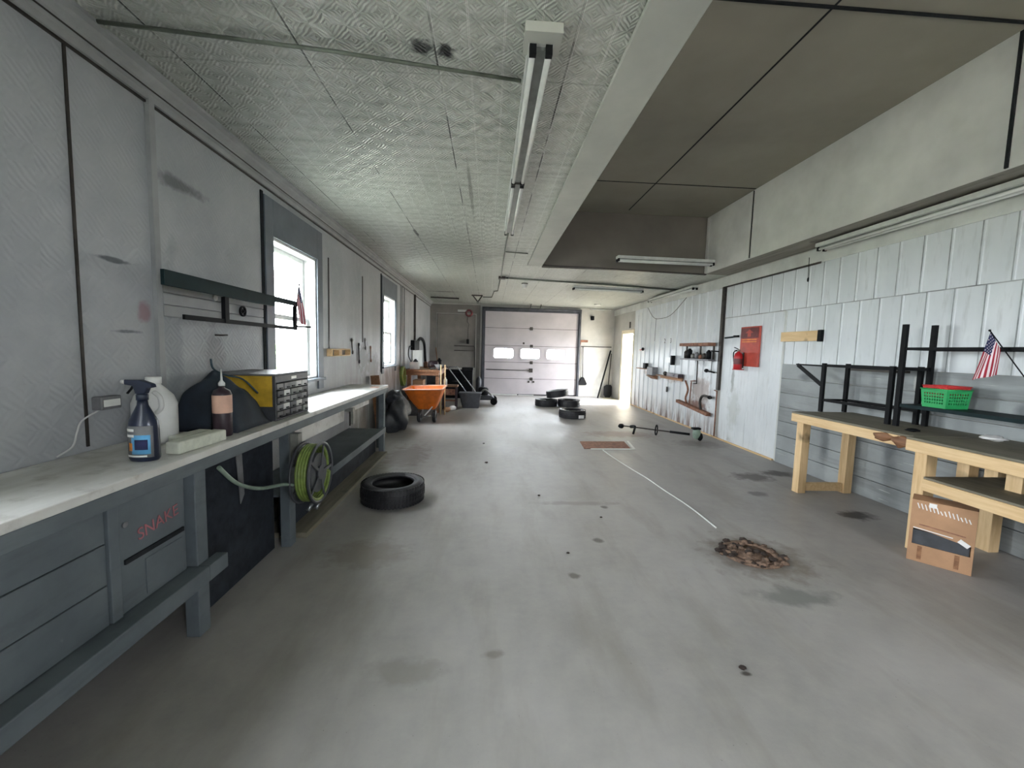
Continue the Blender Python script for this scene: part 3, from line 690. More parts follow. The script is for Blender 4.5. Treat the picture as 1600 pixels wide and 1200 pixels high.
# drawer organiser + yellow side
t = thing('parts_organizer', 'dark small-parts drawer cabinet with cluttered clear drawers at the bench edge by the window', 'drawer cabinet', (-1.69, 3.13, BT))
OXa, OXb, OYa, OYb, OZa, OZb = -1.895, -1.46, 2.89, 3.40, BT+.001, BT+.315
MB().box(OXa, OXb, OYa, OYa+.012, OZa, OZb).box(OXa, OXb, OYb-.012, OYb, OZa, OZb).box(OXa, OXb, OYa+.012, OYb-.012, OZa, OZa+.01).box(OXa, OXb, OYa+.012, OYb-.012, OZb-.05, OZb).box(OXa, OXa+.01, OYa+.012, OYb-.012, OZa+.01, OZb-.05).build('cabinet_shell', 'dgrey', t, bevel=.003)
MB().box(OXa+.002, OXb-.02, OYa-.006, OYa-.0005, OZa+.1, OZb-.003).build('side_board', 'yellow', t)
MB().box(OXa, OXb, OYa, OYb, OZb+.0005, OZb+.012).build('lid', 'mgrey', t, bevel=.003)
MB().box(OXb-.004, OXb+.001, 3.12, 3.2, OZb-.036, OZb-.016).build('name_plate', 'white', t)
rows, cols = 5, 5; rnd = random.Random(3)
dw = (OYb-OYa-.03)/cols; dh = (OZb-.055-OZa-.012)/rows
for r in range(rows):
    for c in range(cols):
        ya = OYa+.015+c*dw+.004; za = OZa+.013+r*dh+.004; pull = rnd.uniform(0, .012)
        d = MB().box(OXb-.1, OXb-.002+pull, ya, ya+dw-.008, za, za+dh-.008).build('drawer', ['mgrey', 'dgrey', 'jug', 'lampdark'][rnd.choice((0, 0, 1, 3, 1, 2))], t, bevel=.002)
        MB().box(OXb-.002+pull, OXb+.008+pull, ya+dw*.3, ya+dw*.6, za+.006, za+.014).build('drawer_pull', 'black', d)
# small dark power tool / jar behind the jug
t = thing('glass_mug', 'dark brown jar with a handle half hidden behind the white jug', 'jar', (-1.83, 2.45, BT))
MB().lathe([(0, .001), (.05, .001), (.052, .02), (.052, .2), (.046, .215), (.046, .225)], (-1.845, 2.4, BT), n=24).build('jar_body', 'brownbot', t)
MB().lathe([(.05, .222), (.05, .245)], (-1.845, 2.4, BT), n=24).build('jar_lid', 'black', t)
MB().tube(smooth_path([(-1.797, 2.38, BT+.18), (-1.765, 2.375, BT+.16), (-1.765, 2.375, BT+.1), (-1.797, 2.38, BT+.07)]), .007, 8).build('handle', 'galv', t)
for (x, y, w, l, rz, lab) in ((-1.55, 4.94, .16, .22, .4, 'white sheet of paper lying on the bench top past the window'), (-1.47, 5.4, .1, .14, .1, 'small pinkish paper near the far end of the left bench')):
    o = MB().box(-w/2, w/2, -l/2, l/2, 0, .002).build('paper_sheet', 'paper' if w > .12 else 'pink', None, base=(0, 0, 0)); o.location = (x, y, BT+.001); o.rotation_euler.z = rz; tag(o, lab, 'paper')

# ------------------------------------------------------------------ things on the left wall
t = thing('wall_outlet', 'grey surface outlet box with a loose cord on the left wall above the bench', 'outlet', (XL, 2.13, 1.17))
MB().box(XL+.002, XL+.05, 2.08, 2.19, 1.15, 1.215).build('outlet_box', 'mgrey', t, bevel=.005)
MB().box(XL+.05, XL+.054, 2.09, 2.18, 1.165, 1.2).build('cover_plate', 'white', t, bevel=.002)
MB().tube(smooth_path([(XL+.02, 2.1, 1.15), (XL+.012, 2.02, 1.11), (XL+.015, 1.99, 1.06), (XL+.02, 1.96, 1.0), (XL+.03, 1.88, .975)], 5), .004, 6).build('cord', 'jug', t)
# wall rack
t = thing('wall_rack', 'dark green steel shelf rack on the left wall reaching in front of the window', 'rack', (-1.78, 3, 1.6))
MB().box(XL+.04, -1.68, 2.56, 3.75, 1.855, 1.862).box(-1.70, -1.68, 2.25, 3.35, 1.785, 1.866).box(-1.70, -1.68, 3.35, 3.75, 1.825, 1.866).build('shelf', 'blackgreen', t, bevel=.002)
MB().box(-1.71, -1.685, 2.745, 2.785, 1.62, 1.785).build('upright', 'black', t); MB().box(-1.71, -1.685, 3.70, 3.73, 1.62, 1.825).build('upright', 'black', t)
MB().box(-1.705, -1.69, 2.40, 3.73, 1.618, 1.645).build('lower_rail', 'black', t)
MB().bar((-1.70, 3.7, 1.65), (-1.60, 3.8, 1.65), .014, .014).build('end_hook', 'black', t)
for y in (2.62, 3.4): MB().box(XL+.022, -1.70, y, y+.02, 1.835, 1.853).build('bracket', 'black', t)
bd = MB()
for z in (1.64, 1.71, 1.78): bd.box(XL+.001, XL+.02, 2.53, 3.60, z, z+.066)
tag(bd.build('mounting_board', 'cornice', None, bevel=.003), 'grey boards fixed to the left wall behind the dark rack', 'board')
tag(MB().lathe([(.0, 0), (.022, 0), (.02, .008), (0, .01)], (XL+.022, 2.98, 1.80), (1, 0, 0), 20).build('round_badge', 'white'), 'small white round disc on the boards under the dark rack', 'disc')
mb = MB().lathe([(.028, -.006), (.04, -.006), (.04, .006), (.028, .006)], (XL+.035, 3.28, 1.735), (1, 0, 0), 24, closed=True)
for a in (0, PI/3, 2*PI/3): mb.bar((XL+.035, 3.28-.03*math.cos(a), 1.735-.03*math.sin(a)), (XL+.035, 3.28+.03*math.cos(a), 1.735+.03*math.sin(a)), .005, .005)
mb.lathe([(.008, -.014), (.008, .014)], (XL+.035, 3.28, 1.735), (1, 0, 0), 12)
tag(mb.build('valve_wheel', 'black'), 'small black spoked wheel on the boards under the dark rack', 'wheel')
tag(MB().tube([(XL+.002, 3.0, 1.545), (XL+.03, 3.03, 1.545), (XL+.03, 3.09, 1.548)], .006, 8).build('wall_hook', 'iron'), 'dark metal hook on the left wall below the rack', 'hook')
# small wooden shelf
t = thing('wall_shelf', 'small bare wood shelf box on the left wall between the windows', 'shelf', (XL, 5.25, 1.38))
MB().box(XL+.002, XL+.07, 4.98, 5.62, 1.435, 1.45).box(XL+.002, XL+.07, 4.98, 5.62, 1.36, 1.372).box(XL+.002, XL+.07, 4.98, 4.995, 1.373, 1.434).box(XL+.002, XL+.07, 5.2, 5.3, 1.373, 1.434).box(XL+.002, XL+.07, 5.6, 5.62, 1.373, 1.434).build('shelf_box', 'pine', t, bevel=.002)
# hand tools hung between windows
tools = [(5.85, 1.56, .16, 'iron', 'dark spanner hanging on the left wall right of the small wood shelf'), (6.15, 1.5, .24, 'black', 'black tongs hanging lowest on the left wall between the windows'),
         (6.45, 1.58, .12, 'iron', 'short dark tool hanging on the left wall near the farther window'), (6.75, 1.46, .2, 'rusty', 'rusty tool hanging just before the farther window')]
for y, z, l, m, lab in tools:
    mb = MB().tube([(XL+.012, y, z), (XL+.016, y+.01, z-l)], [.009, .006], 8)
    mb.lathe([(.012, -.006), (.026, -.006), (.026, .006), (.012, .006)], (XL+.016, y, z+.01), (1, 0, 0), 14, closed=True).blob((XL+.018, y+.012, z-l), (.012, .022, .03), 3)
    tag(mb.build('hand_tool', m), lab, 'tool', 'tools hanging on the left wall')
# conduit & meter by back left
tag(MB().tube([(XL+.04, 10.55, 2.8), (XL+.04, 10.55, 1.67)], .028, 10).build('conduit', 'iron'), 'dark vertical conduit running down the left wall to the switch box', 'pipe')
t = thing('switch_box', 'black switch box at the foot of the dark conduit on the left wall', 'switch box', (XL, 10.55, 1.45))
MB().box(XL+.002, XL+.1, 10.2, 10.9, 1.42, 1.66).build('box_body', 'black', t, bevel=.01)
MB().tube(smooth_path([(XL+.03, 10.95, 1.6), (XL+.05, 11.4, 1.74), (XL+.05, 12.0, 1.62), (XL+.05, 12.2, 1.2), (XL+.05, 12.35, .9)], 6), .035, 8).build('thick_cable', 'black', t)
MB().tube(smooth_path([(XL+.03, 10.2, 1.5), (XL+.05, 9.8, 1.5), (XL+.05, 9.7, 1.3), (XL+.05, 10.0, 1.15)], 6), .012, 8).build('thin_cable', 'black', t)
o = MB().box(XL+.002, XL+.03, 10.35, 11.85, .86, 1.41).build('white_backboard', 'trimw', None, bevel=.006); tag(o, 'white board on the left wall below the black switch box', 'board')

# ------------------------------------------------------------------ far left clutter
t = thing('side_table', 'rough brown wooden work table standing past the end of the left bench', 'table', (-1.5, 10.0, 0))
MB().box(-1.88, -1.1, 9.3, 10.9, .94, .99).box(-1.88, -1.12, 9.34, 10.86, .86, .94).build('table_top', 'oldwood', t, bevel=.005)
for x in (-1.84, -1.2):
    for y in (9.4, 10.75): MB().box(x, x+.08, y, y+.08, 0, .86).build('leg', 'oldwood', t)
MB().box(-1.85, -1.15, 9.35, 10.8, .28, .31).build('lower_shelf', 'oldwood', t)
t = thing('bench_grinder', 'dark round bench grinder standing on the rough wooden table', 'grinder', (-1.35, 9.9, .99))
MB().lathe([(.0, -.12), (.06, -.12), (.09, -.08), (.09, .08), (.06, .12), (0, .12)], (-1.3, 9.7, 1.1), (1, .3, 0), 20).build('motor', 'brownbot', t)
MB().box(-1.37, -1.23, 9.63, 9.77, .991, 1.04).build('foot', 'iron', t)
t = thing('work_lamp', 'pale conical work lamp lying on the rough table beside the grinder', 'lamp', (-1.25, 9.45, .99))
MB().lathe([(.03, 0), (.04, .03), (.1, .12), (.095, .12), (.035, .03)], (-1.13, 9.36, .994), (0, 0, 1), 20).build('lamp_shade', 'mgrey', t)
for x, y, z, w, l, h, m, lab in ((-1.62, 9.7, .32, .24, .35, .42, 'cardboard', 'tan carton on the lower shelf of the rough wooden table'), (-1.32, 9.62, .32, .22, .3, .3, 'mgrey', 'grey rounded tub on the lower shelf of the rough wooden table'),
        (-1.7, 9.55, .99, .2, .2, .16, 'paper', 'white carton on the rough wooden table against the left wall')):
    o = MB().box(x-w/2, x+w/2, y-l/2, y+l/2, z+.001, z+h).build('carton', m, None, bevel=.012); tag(o, lab, 'box')
# hose coil hanging on wall (pale green)
mb = MB(); pts = []
for k in range(5*20+1):
    a = k*2*PI/20; pts.append((XL+.05+.012*(k/20), 8.95+(.17+.02*math.sin(k*.3))*math.cos(a), .86+.2*math.sin(a)))
tag(mb.tube(pts, .016, 8).build('hose_coil', 'hose'), 'coil of green hose hanging on the left wall under the farther window', 'hose')
# leafy / dark bag in front of the barrow
t = thing('bin_bag', 'dark grey bulging sack on the floor past the end of the left bench', 'sack', (-1.65, 7.4, 0))
MB().blob((-1.62, 7.3, .3), (.24, .32, .31), 5, .5, 24, 16).build('sack_body', 'dgrey', t); MB().blob((-1.62, 7.22, .58), (.13, .15, .14), 2, .7, 16, 12).build('sack_neck', 'dgrey', t)
# more odds and ends along the far left wall
tag(MB().bar((-1.74, 6.75, .03), (-1.84, 6.75, 1.02), .14, .02, up=(0, 1, 0)).build('leaning_board', 'oldwood'), 'dark board leaning on the left wall just past the bench', 'board')
t = thing('plastic_crate', 'pale grey crate on the floor under the rough wooden table edge', 'crate', (-1.5, 9.05, 0))
loft([rect(-1.62, 9.1, .16, .14, .002, .03), rect(-1.62, 9.1, .2, .17, .3, .03)]).build('crate_body', 'mgrey', t, solid=-.006)
for x, y, h, m, lab in ((-1.75, 9.95, .22, 'dgrey', 'dark canister on the rough wooden table against the wall'), (-1.55, 10.25, .16, 'rusty', 'rusty tin standing in the middle of the rough wooden table'), (-1.25, 10.5, .24, 'black', 'black bottle at the far end of the rough wooden table')):
    tag(MB().lathe([(0, .001), (.06, .001), (.06, h*.8), (.03, h*.9), (.025, h), (0, h)], (x, y, .99), n=18).build('table_can', m), lab, 'can')
t = thing('garden_rake', 'thin-handled rake leaning in the back left corner', 'rake', (-1.6, 12.9, 0))
MB().tube([(-1.45, 12.88, .03), (-1.72, 13.42, 1.5)], .014, 8).build('handle', 'oldwood', t)
mb = MB().box(-1.62, -1.28, 12.86, 12.89, .03, .055)
for k in range(9): mb.box(-1.61+k*.038, -1.60+k*.038, 12.83, 12.86, .002, .05)
mb.build('rake_head', 'iron', t)
# wooden post next to bench end
tag(MB().box(-1.63, -1.55, 6.05, 6.13, 0, .86).build('wooden_post', 'bench'), 'grey wooden post standing just past the end leg of the left bench', 'post')
# stacked leaning stool of poles
t = thing('wheelbarrow', 'orange wheelbarrow with two pale handles standing past the left bench', 'wheelbarrow', (-1.28, 8.45, 0))
loft([rect(-1.24, 8.5, .17, .26, .26), rect(-1.26, 8.5, .27, .36, .44), rect(-1.28, 8.5, .37, .44, .66, zt=.01), rect(-1.28, 8.5, .395, .465, .67, zt=.01)]).build('tray', 'orange', t, solid=-.008)
mb = MB().tube(rect(-1.28, 8.5, .39, .46, .67, zt=.01)+[rect(-1.28, 8.5, .39, .46, .67, zt=.01)[0]], .012, 8, cap=False).build('tray_rim', 'pink', t)
for x in (-1.36, -1.06):
    MB().lathe([(.045, -.03), (.1, -.035), (.12, -.02), (.12, .02), (.1, .035), (.045, .03)], (x, 8.2, .121), (1, 0, 0), 24, closed=True).lathe([(.05, -.012), (.05, .012)], (x, 8.2, .121), (1, 0, 0), 20).build('wheel', 'rubber', t)
MB().tube([(-1.38, 8.2, .121), (-1.04, 8.2, .121)], .012).build('axle', 'steel', t)
MB().bar((-1.25, 8.16, .14), (-1.1, 8.18, .32), .03, .02).build('strut', 'white', t)
for x in (-1.4, -1.1): MB().bar((x, 8.75, .0), (x, 8.6, .28), .03, .03).build('stand_leg', 'iron', t)
for x in (-1.40, -1.10): MB().bar((x, 8.2, .15), (x, 8.9, .25), .03, .03).build('frame_rail', 'iron', t)
for x, lab in ((-1.02, 'left'), (-.93, 'right')):
    tag(MB().tube([(x-.03, 9.05, .69), (x-.03, 9.13, 1.12)], .012, 8).build('wooden_stake', 'pinev'), ('pale wooden stake standing up behind the orange wheelbarrow, nearer the left wall' if lab == 'left' else 'pale wooden stake behind the orange wheelbarrow, the one nearer the door'), 'stake')
# extend stakes to floor behind the barrow
for o in [o for o in COL.objects if o.name.startswith('wooden_stake')]:
    me = o.data; zmin = min(v.co.z for v in me.vertices)
    for v in me.vertices:
        if v.co.z < zmin+.02: v.co.z -= .688; v.co.y += .12
# wooden stool / crate
t = thing('wooden_stool', 'small dark reddish wooden stool between the wheelbarrow and the dark bin', 'stool', (-.93, 10.1, 0))
MB().box(-1.12, -.74, 9.95, 10.3, .55, .59).build('seat', 'oldwood', t, bevel=.006)
for x in (-1.1, -.8):
    for y in (9.97, 10.24): MB().box(x, x+.04, y, y+.04, 0, .549).build('leg', 'brownbot', t)
MB().box(-1.06, -.8, 9.975, 9.995, .2, .24).box(-1.06, -.8, 9.975, 9.995, .35, .5).build('rail', 'rusty', t)
tag(MB().lathe([(0, .001), (.05, .001), (.05, .13), (.02, .16), (.02, .19), (0, .19)], (-1.05, 10.05, .59), n=16).build('spray_can', 'white'), 'small white can standing on the dark wooden stool', 'can')
for x, y, m in ((-.95, 9.55, 'cardboard'), (-.84, 9.8, 'paper')):
    tag(MB().blob((x, y, .06), (.09, .07, .06), int(x*10), .3, 10, 8).build('crumpled_rag', m), 'crumpled tan rag on the floor in front of the stool' if m == 'cardboard' else 'crumpled white rag on the floor beside the stool legs', 'rag')
# bin
t = thing('storage_bin', 'dark grey plastic bin on the floor in front of the lawnmower handles', 'bin', (-.45, 10.45, 0))
loft([rect(-.43, 10.4, .2, .15, .002, .03), rect(-.45, 10.4, .27, .19, .36, .03)]).build('bin_body', 'dgrey', t, solid=-.006)
MB().box(-.735, -.165, 10.2, 10.6, .362, .385).build('bin_lid', 'dgrey', t, bevel=.008)
# mower
t = thing('lawnmower', 'dark push lawnmower with slanting silver handlebars beside the overhead door', 'lawnmower', (-.15, 11.1, 0))
MB().prism([(-.5, .12), (.14, .12), (.18, .17), (.1, .24), (-.42, .26), (-.52, .2)], 1, 10.95, 11.45).build('deck', 'dgrey', t, bevel=.02)
MB().lathe([(.13, 0), (.15, .04), (.14, .16), (.1, .2), (0, .2)], (-.13, 11.2, .25), n=24).build('engine', 'black', t)
MB().tube(smooth_path([(-.2, 11.05, .3), (-.1, 11.0, .4), (.02, 11.0, .33), (.1, 11.02, .24)]), .025, 8).build('engine_guard', 'galv', t)
for x, y in ((-.45, 10.9), (.16, 10.9), (-.45, 11.5), (.16, 11.5)):
    MB().lathe([(.03, -.02), (.08, -.025), (.095, -.02), (.095, .02), (.08, .025), (.03, .02)], (x, y, .096), (0, 1, 0), 20, closed=True).lathe([(.035, -.015), (.035, .015)], (x, y, .096), (0, 1, 0), 14).build('wheel', 'black', t)
for y, x in ((10.98, -.5), (11.5, -.3)):
    MB().tube([(x+.0, y, .2), (x-.1, y, .35), (x-.54, y, .93), (x-.58, y, .98)], .014, 8).build('handlebar', 'steel', t)
MB().tube([(-1.13, 10.98, .98), (-.88, 11.5, .98)], .014, 8).build('handle_grip', 'black', t)
# dark pile behind
for x, y, w, l, h, m, lab in ((-1.0, 12.5, .6, .5, .85, 'black', 'large black box against the back wall behind the mower handles'), (-1.6, 12.3, .4, .5, .8, 'dgrey', 'dark grey case in the back left corner'),
        (-.6, 11.9, .3, .3, .95, 'black', 'tall narrow black case right of the large black box')):
    t = thing('equipment_case', lab, 'case', (x, y, 0))
    MB().box(x-w/2, x+w/2, y-l/2, y+l/2, .001, h-.08).build('case_body', m, t, bevel=.015); MB().box(x-w/2-.01, x+w/2+.01, y-l/2-.01, y+l/2+.01, h-.079, h).build('case_lid', m, t, bevel=.01)
    MB().tube([(x-.08, y-l/2-.02, h*.6), (x+.08, y-l/2-.02, h*.6)], .012, 8).build('handle', 'iron', t)
tag(MB().lathe([(0, .001), (.09, .001), (.09, .5), (.06, .58), (.03, .62), (0, .62)], (-.3, 12.9, 0), n=20).build('gas_cylinder', 'dgrey'), 'narrow dark gas cylinder standing by the left jamb of the overhead door', 'cylinder')
# vent pipe bracket on back wall
tag(MB().tube([(-1.13, YB-.05, 1.57), (-.5, YB-.05, 1.57), (-.46, YB-.05, 1.5), (-.46, YB-.05, .88)], .012, 8).build('wall_pipe', 'iron'), 'upper thin pipe bending down on the back wall left of the overhead door', 'pipe')
tag(MB().tube([(-1.13, YB-.05, 1.42), (-.5, YB-.05, 1.42)], .012, 8).build('wall_pipe', 'iron'), 'lower short horizontal pipe on the back wall left of the overhead door', 'pipe')
t = thing('cord_reel', 'red and white hanging cord reel high on the back wall left of the overhead door', 'cord reel', (-.75, 13.2, 2.6))
MB().box(-1.02, -.72, YB-.2, YB-.1, 2.66, 2.72).build('reel_arm', 'trimw', t); MB().lathe([(.06, -.04), (.12, -.04), (.12, .04), (.06, .04)], (-.66, YB-.16, 2.62), (0, 1, 0), 24, closed=True).build('reel_drum', 'dkred', t)
MB().tube([(-.7, YB-.15, 2.5), (-.72, YB-.1, 2.35), (-.66, YB-.1, 2.28), (-.69, YB-.1, 2.1), (-.69, YB-.08, 1.78)], .008, 6).build('cord', 'iron', t)
MB().box(-.73, -.65, YB-.11, YB-.04, 1.64, 1.79).build('plug', 'black', t, bevel=.01)

# ------------------------------------------------------------------ right part of back wall
t = thing('wall_bracket', 'small red-brown bracket on the back wall above the hanging broom', 'bracket', (3.12, YB, 1.78))
MB().box(3.0, 3.25, YB-.1, YB-.001, 1.80, 1.87).box(3.0, 3.02, YB-.1, YB-.001, 1.72, 1.80).build('bracket_body', 'rusty', t, bevel=.004)
t = thing('hanging_broom', 'dark dustpan broom hanging upright on the back wall right of the overhead door', 'broom', (3.12, YB, .4))
MB().tube([(3.1, YB-.06, 1.66), (3.13, YB-.06, .62)], .013, 8).build('handle', 'iron', t)
MB().prism([(3.09, .64), (3.17, .64), (3.28, .42), (3.24, .38), (3.0, .38), (2.97, .42)], 1, YB-.09, YB-.03).build('broom_head', 'black', t, bevel=.01)
tag(MB().bar((3.05, YB-.03, 1.66), (4.06, YB-.03, 1.66), .04, .03).build('tool_rail', 'iron'), 'dark horizontal rail across the back wall right of the door', 'rail')
tag(MB().bar((4.03, YB-.08, 1.55), (3.56, YB-.45, .0), .04, .03).build('leaning_pole', 'black'), 'black pole leaning diagonally in the back right corner', 'pole')
t = thing('shovel', 'dark shovel standing upright in the back right corner', 'shovel', (3.95, YB-.15, 0))
MB().tube([(4.06, YB-.07, 1.45), (3.98, YB-.17, .42)], .016, 8).build('handle', 'iron', t)
MB().prism([(3.9, .42), (4.05, .42), (4.09, .36), (4.09, .08), (4.03, .001), (3.88, .001), (3.82, .08), (3.82, .36)], 1, YB-.21, YB-.19).build('blade', 'black', t, bevel=.006)
tag(MB().box(3.33, 3.43, YB-.1, YB-.001, 2.53, 2.66).build('sensor_box', 'black', None, bevel=.01), 'small black box high on the back wall right of the overhead door', 'box')

# ------------------------------------------------------------------ right wall items
XW = XR-.032
def item(name, mb, mat, lab, cat, group=None, bevel=.003): return tag(mb.build(name, mat, None, bevel=bevel), lab, cat, group)
t = thing('tool_shelf', 'rust-red pipe rack with cluttered metal holders on the ribbed right wall', 'rack', (XW-.1, 7.8, 1.4))
MB().box(XW-.16, XW-.01, 7.25, 8.36, 1.66, 1.72).build('top_board', 'rusty', t, bevel=.004)
MB().box(XW-.13, XW-.01, 7.25, 8.36, 1.385, 1.415).build('lower_board', 'mgrey', t, bevel=.003)
for y in (7.28, 7.75, 8.3): MB().box(XW-.03, XW-.005, y, y+.03, 1.38, 1.66).build('side_bracket', 'iron', t)
rnd = random.Random(11)
labs = ['dark canister', 'tall black tin', 'grey can', 'grey jar', 'small rusty can', 'short dark can', 'black bottle']
posn = ['at the far end', 'second from the far end', 'third from the far end', 'in the middle', 'third from the near end', 'second from the near end', 'at the near end']
for k in range(7):
    y = 8.22-k*.145; h = (.16, .2, .1, .13, .08, .11, .17)[k]; r = (.04, .05, .04, .035, .035, .04, .045)[k]
    m = ('iron', 'black', 'galv', 'mgrey', 'rusty', 'iron', 'black')[k]
    o = MB().lathe([(0, 0), (r, 0), (r, h*.8), (r*.6, h*.9), (r*.5, h), (0, h)], (XW-.075, y, 1.416), n=16).build('shelf_can', m); tag(o, '%s on the lower board of the rust-red rack, %s' % (labs[k], posn[k]), 'can', 'cans on the rust-red rack')
t = thing('long_tool', 'long thin dark rod hanging below the rust-red rack', 'tool', (XW, 7.82, .9))
MB().tube([(XW-.03, 7.82, 1.38), (XW-.03, 7.81, .92)], .012, 8).build('rod', 'iron', t); MB().tube([(XW-.03, 7.81, .93), (XW-.05, 7.9, .92)], .01, 8).build('hook', 'iron', t)
t = thing('wall_lever', 'small black lever sticking out beside the dark upright batten', 'lever', (XW, 7.3, 1.2))
MB().tube([(XW-.03, 7.5, 1.2), (XW-.03, 7.2, 1.18)], .014, 8).blob((XW-.03, 7.48, 1.2), (.03, .06, .035), 3).build('lever_arm', 'black', t)
MB().tube([(XW-.02, 7.33, 1.38), (XW-.02, 7.33, 1.2)], .006, 6).build('lever_link', 'iron', t)
t = thing('coat_hook', 'short black bracket on the upright batten at rack height', 'hook', (XR-.05, 7.12, 1.55))
MB().tube([(XR-.05, 7.12, 1.56), (XR-.12, 7.25, 1.57)], .012, 8).build('hook_arm', 'black', t)
# rusty lower rack: board with uprights
t = thing('rusty_rack', 'rusty slanting rack with twisted uprights low on the ribbed right wall', 'rack', (XW, 7.8, .4))
MB().bar((XW-.06, 8.5, .5), (XW-.06, 7.25, .4), .08, .06).build('base_rail', 'rusty', t)
MB().tube(smooth_path([(XW-.04, 8.25, .95), (XW-.05, 8.1, .78), (XW-.04, 8.2, .6), (XW-.05, 8.12, .5)]), .02, 8).tube([(XW-.04, 8.0, .95), (XW-.04, 8.02, .5)], .012, 8).build('upright', 'rusty', t)
MB().tube(smooth_path([(XW-.05, 7.55, .45), (XW-.05, 7.6, .6), (XW-.05, 7.5, .72), (XW-.06, 7.2, .72)]), .024, 8).build('upright', 'iron', t)
MB().tube([(XW-.03, 8.05, .96), (XW-.03, 7.86, .98)], .01, 8).build('cross_rod', 'rusty', t)
MB().blob((XW-.06, 7.25, .72), (.04, .06, .035), 4).build('clamp_head', 'black', t)
# small pipe near floor from post
tag(MB().tube([(XW-.01, 7.11, .86), (XW-.01, 7.11, .03)], .012, 8).tube([(XW-.01, 7.11, .85), (XW-.01, 7.2, .86)], .01, 8).build('drop_pipe', 'rusty'), 'thin rusty drop pipe below the dark upright batten', 'pipe')
# small shelves
t = thing('little_shelf', 'little tan shelf with a black tin, the one nearest the open doorway', 'shelf', (XW, 10.5, 1.1))
MB().box(XW-.1, XW, 10.2, 10.95, 1.08, 1.10).build('shelf_board', 'oldwood', t); MB().box(XW-.09, XW-.01, 10.35, 10.5, 1.101, 1.24).build('tin', 'black', t)
t = thing('paper_towel_holder', 'grey and tan holder box on the ribbed wall left of the long dark shelf', 'holder', (XW, 10.0, 1.0))
MB().box(XW-.14, XW, 9.75, 10.1, .96, 1.16).build('holder_body', 'mgrey', t, bevel=.01); MB().prism([(XW-.15, .95), (XW, .95), (XW, .86)], 1, 9.75, 10.15).build('tan_wedge', 'oldwood', t)
t = thing('narrow_shelf', 'long narrow brown shelf with a dark tool case on the ribbed wall', 'shelf', (XW, 9.0, 1.0))
MB().box(XW-.12, XW, 8.42, 9.6, .975, .995).build('shelf_board', 'oldwood', t, bevel=.003); MB().box(XW-.02, XW, 8.45, 9.55, .92, .974).build('cleat', 'cardboard', t)
t = thing('tool_case', 'dark tool case lying on the long narrow brown shelf', 'case', (XW-.06, 8.7, 1.0))
MB().box(XW-.125, XW-.01, 8.42, 8.98, .996, 1.07).build('case_body', 'brownbot', t, bevel=.006); MB().box(XW-.135, XW-.126, 8.6, 8.68, 1.02, 1.05).build('latch', 'iron', t)
tag(MB().blob((XW-.06, 9.2, 1.04), (.04, .08, .05), 5).build('small_clamp', 'iron'), 'small dark clamp sitting on the narrow brown shelf beside the tool case', 'clamp')
t = thing('small_wall_box', 'small pale box with a black end fixed to the ribbed right wall', 'box', (XW, 9.0, 1.3))
MB().box(XW-.08, XW, 8.92, 9.15, 1.3, 1.42).build('box_body', 'jug', t, bevel=.004); MB().box(XW-.085, XW, 8.86, 8.918, 1.25, 1.46).build('black_end', 'black', t, bevel=.004)
t = thing('wall_lever', 'small red lever with a black knob on the wall near the open doorway', 'lever', (XW, 10.75, 1.58))
MB().bar((XW-.008, 11.0, 1.58), (XW-.008, 10.72, 1.59), .02, .02).build('red_arm', 'redp', t); MB().blob((XW-.05, 10.68, 1.6), (.035, .06, .045), 2).build('knob', 'black', t)
tag(MB().box(XW-.02, XW, 9.15, 9.2, .62, .74).build('outlet_plate', 'iron'), 'small dark outlet on the ribbed wall below the narrow shelf', 'outlet')
for y, ch, w in ((9.45, '2', 'left'), (9.13, '3', 'right')):
    tag(text_mb(ch, .15, (XR-.034, y, 1.79), (0, -1, 0), (0, 0, 1), .003).build('stencilled_number', 'iron'), 'black number %s stencilled on the ribbed wall' % ch, 'number', 'stencilled numbers on the wall')
# fire extinguisher and board
t = thing('extinguisher_sign', 'tall faded red fire extinguisher board with a darker picture panel on top', 'sign', (XR, 6.29, 1.64))
MB().box(XR-.04, XR-.017, 6.05, 6.53, 1.33, 1.96).build('board', 'redboard', t, bevel=.004)
MB().box(XR-.044, XR-.0405, 6.08, 6.52, 1.78, 1.94).build('picture_panel', 'dkred', t)
MB().prism([(6.2, 1.86), (6.3, 1.915), (6.4, 1.86), (6.34, 1.86), (6.34, 1.80), (6.26, 1.80), (6.26, 1.86)], 0, XR-.047, XR-.0445).build('pictogram', 'redboard', t)
for z in (1.75, 1.715): MB().box(XR-.043, XR-.0405, 6.12, 6.48, z, z+.012).build('print_line', 'orangep', t)
t = thing('fire_extinguisher', 'red fire extinguisher hanging in front of the red board', 'fire extinguisher', (XR-.12, 6.47, 1.28))
ex, ey = XR-.125, 6.42
MB().lathe([(0, 0), (.058, 0), (.064, .01), (.064, .2), (.05, .25), (.022, .275), (.02, .29)], (ex, ey, 1.28), n=28).build('cylinder', 'red', t)
MB().lathe([(.021, .285), (.021, .315), (.01, .32)], (ex, ey, 1.28), n=16).build('valve', 'galv', t)
MB().bar((ex, ey+.02, 1.605), (ex, ey+.12, 1.63), .02, .008).bar((ex, ey+.02, 1.59), (ex, ey+.11, 1.585), .02, .006).build('lever', 'black', t)
MB().tube(smooth_path([(ex, ey+.02, 1.58), (ex-.03, ey+.08, 1.55), (ex-.02, ey+.085, 1.42), (ex-.01, ey+.078, 1.36)]), .009, 8).build('hose', 'black', t)
MB().lathe([(.0652, .08), (.0652, .17)], (ex, ey, 1.28), n=28, caps=False).build('label', 'dkred', t)
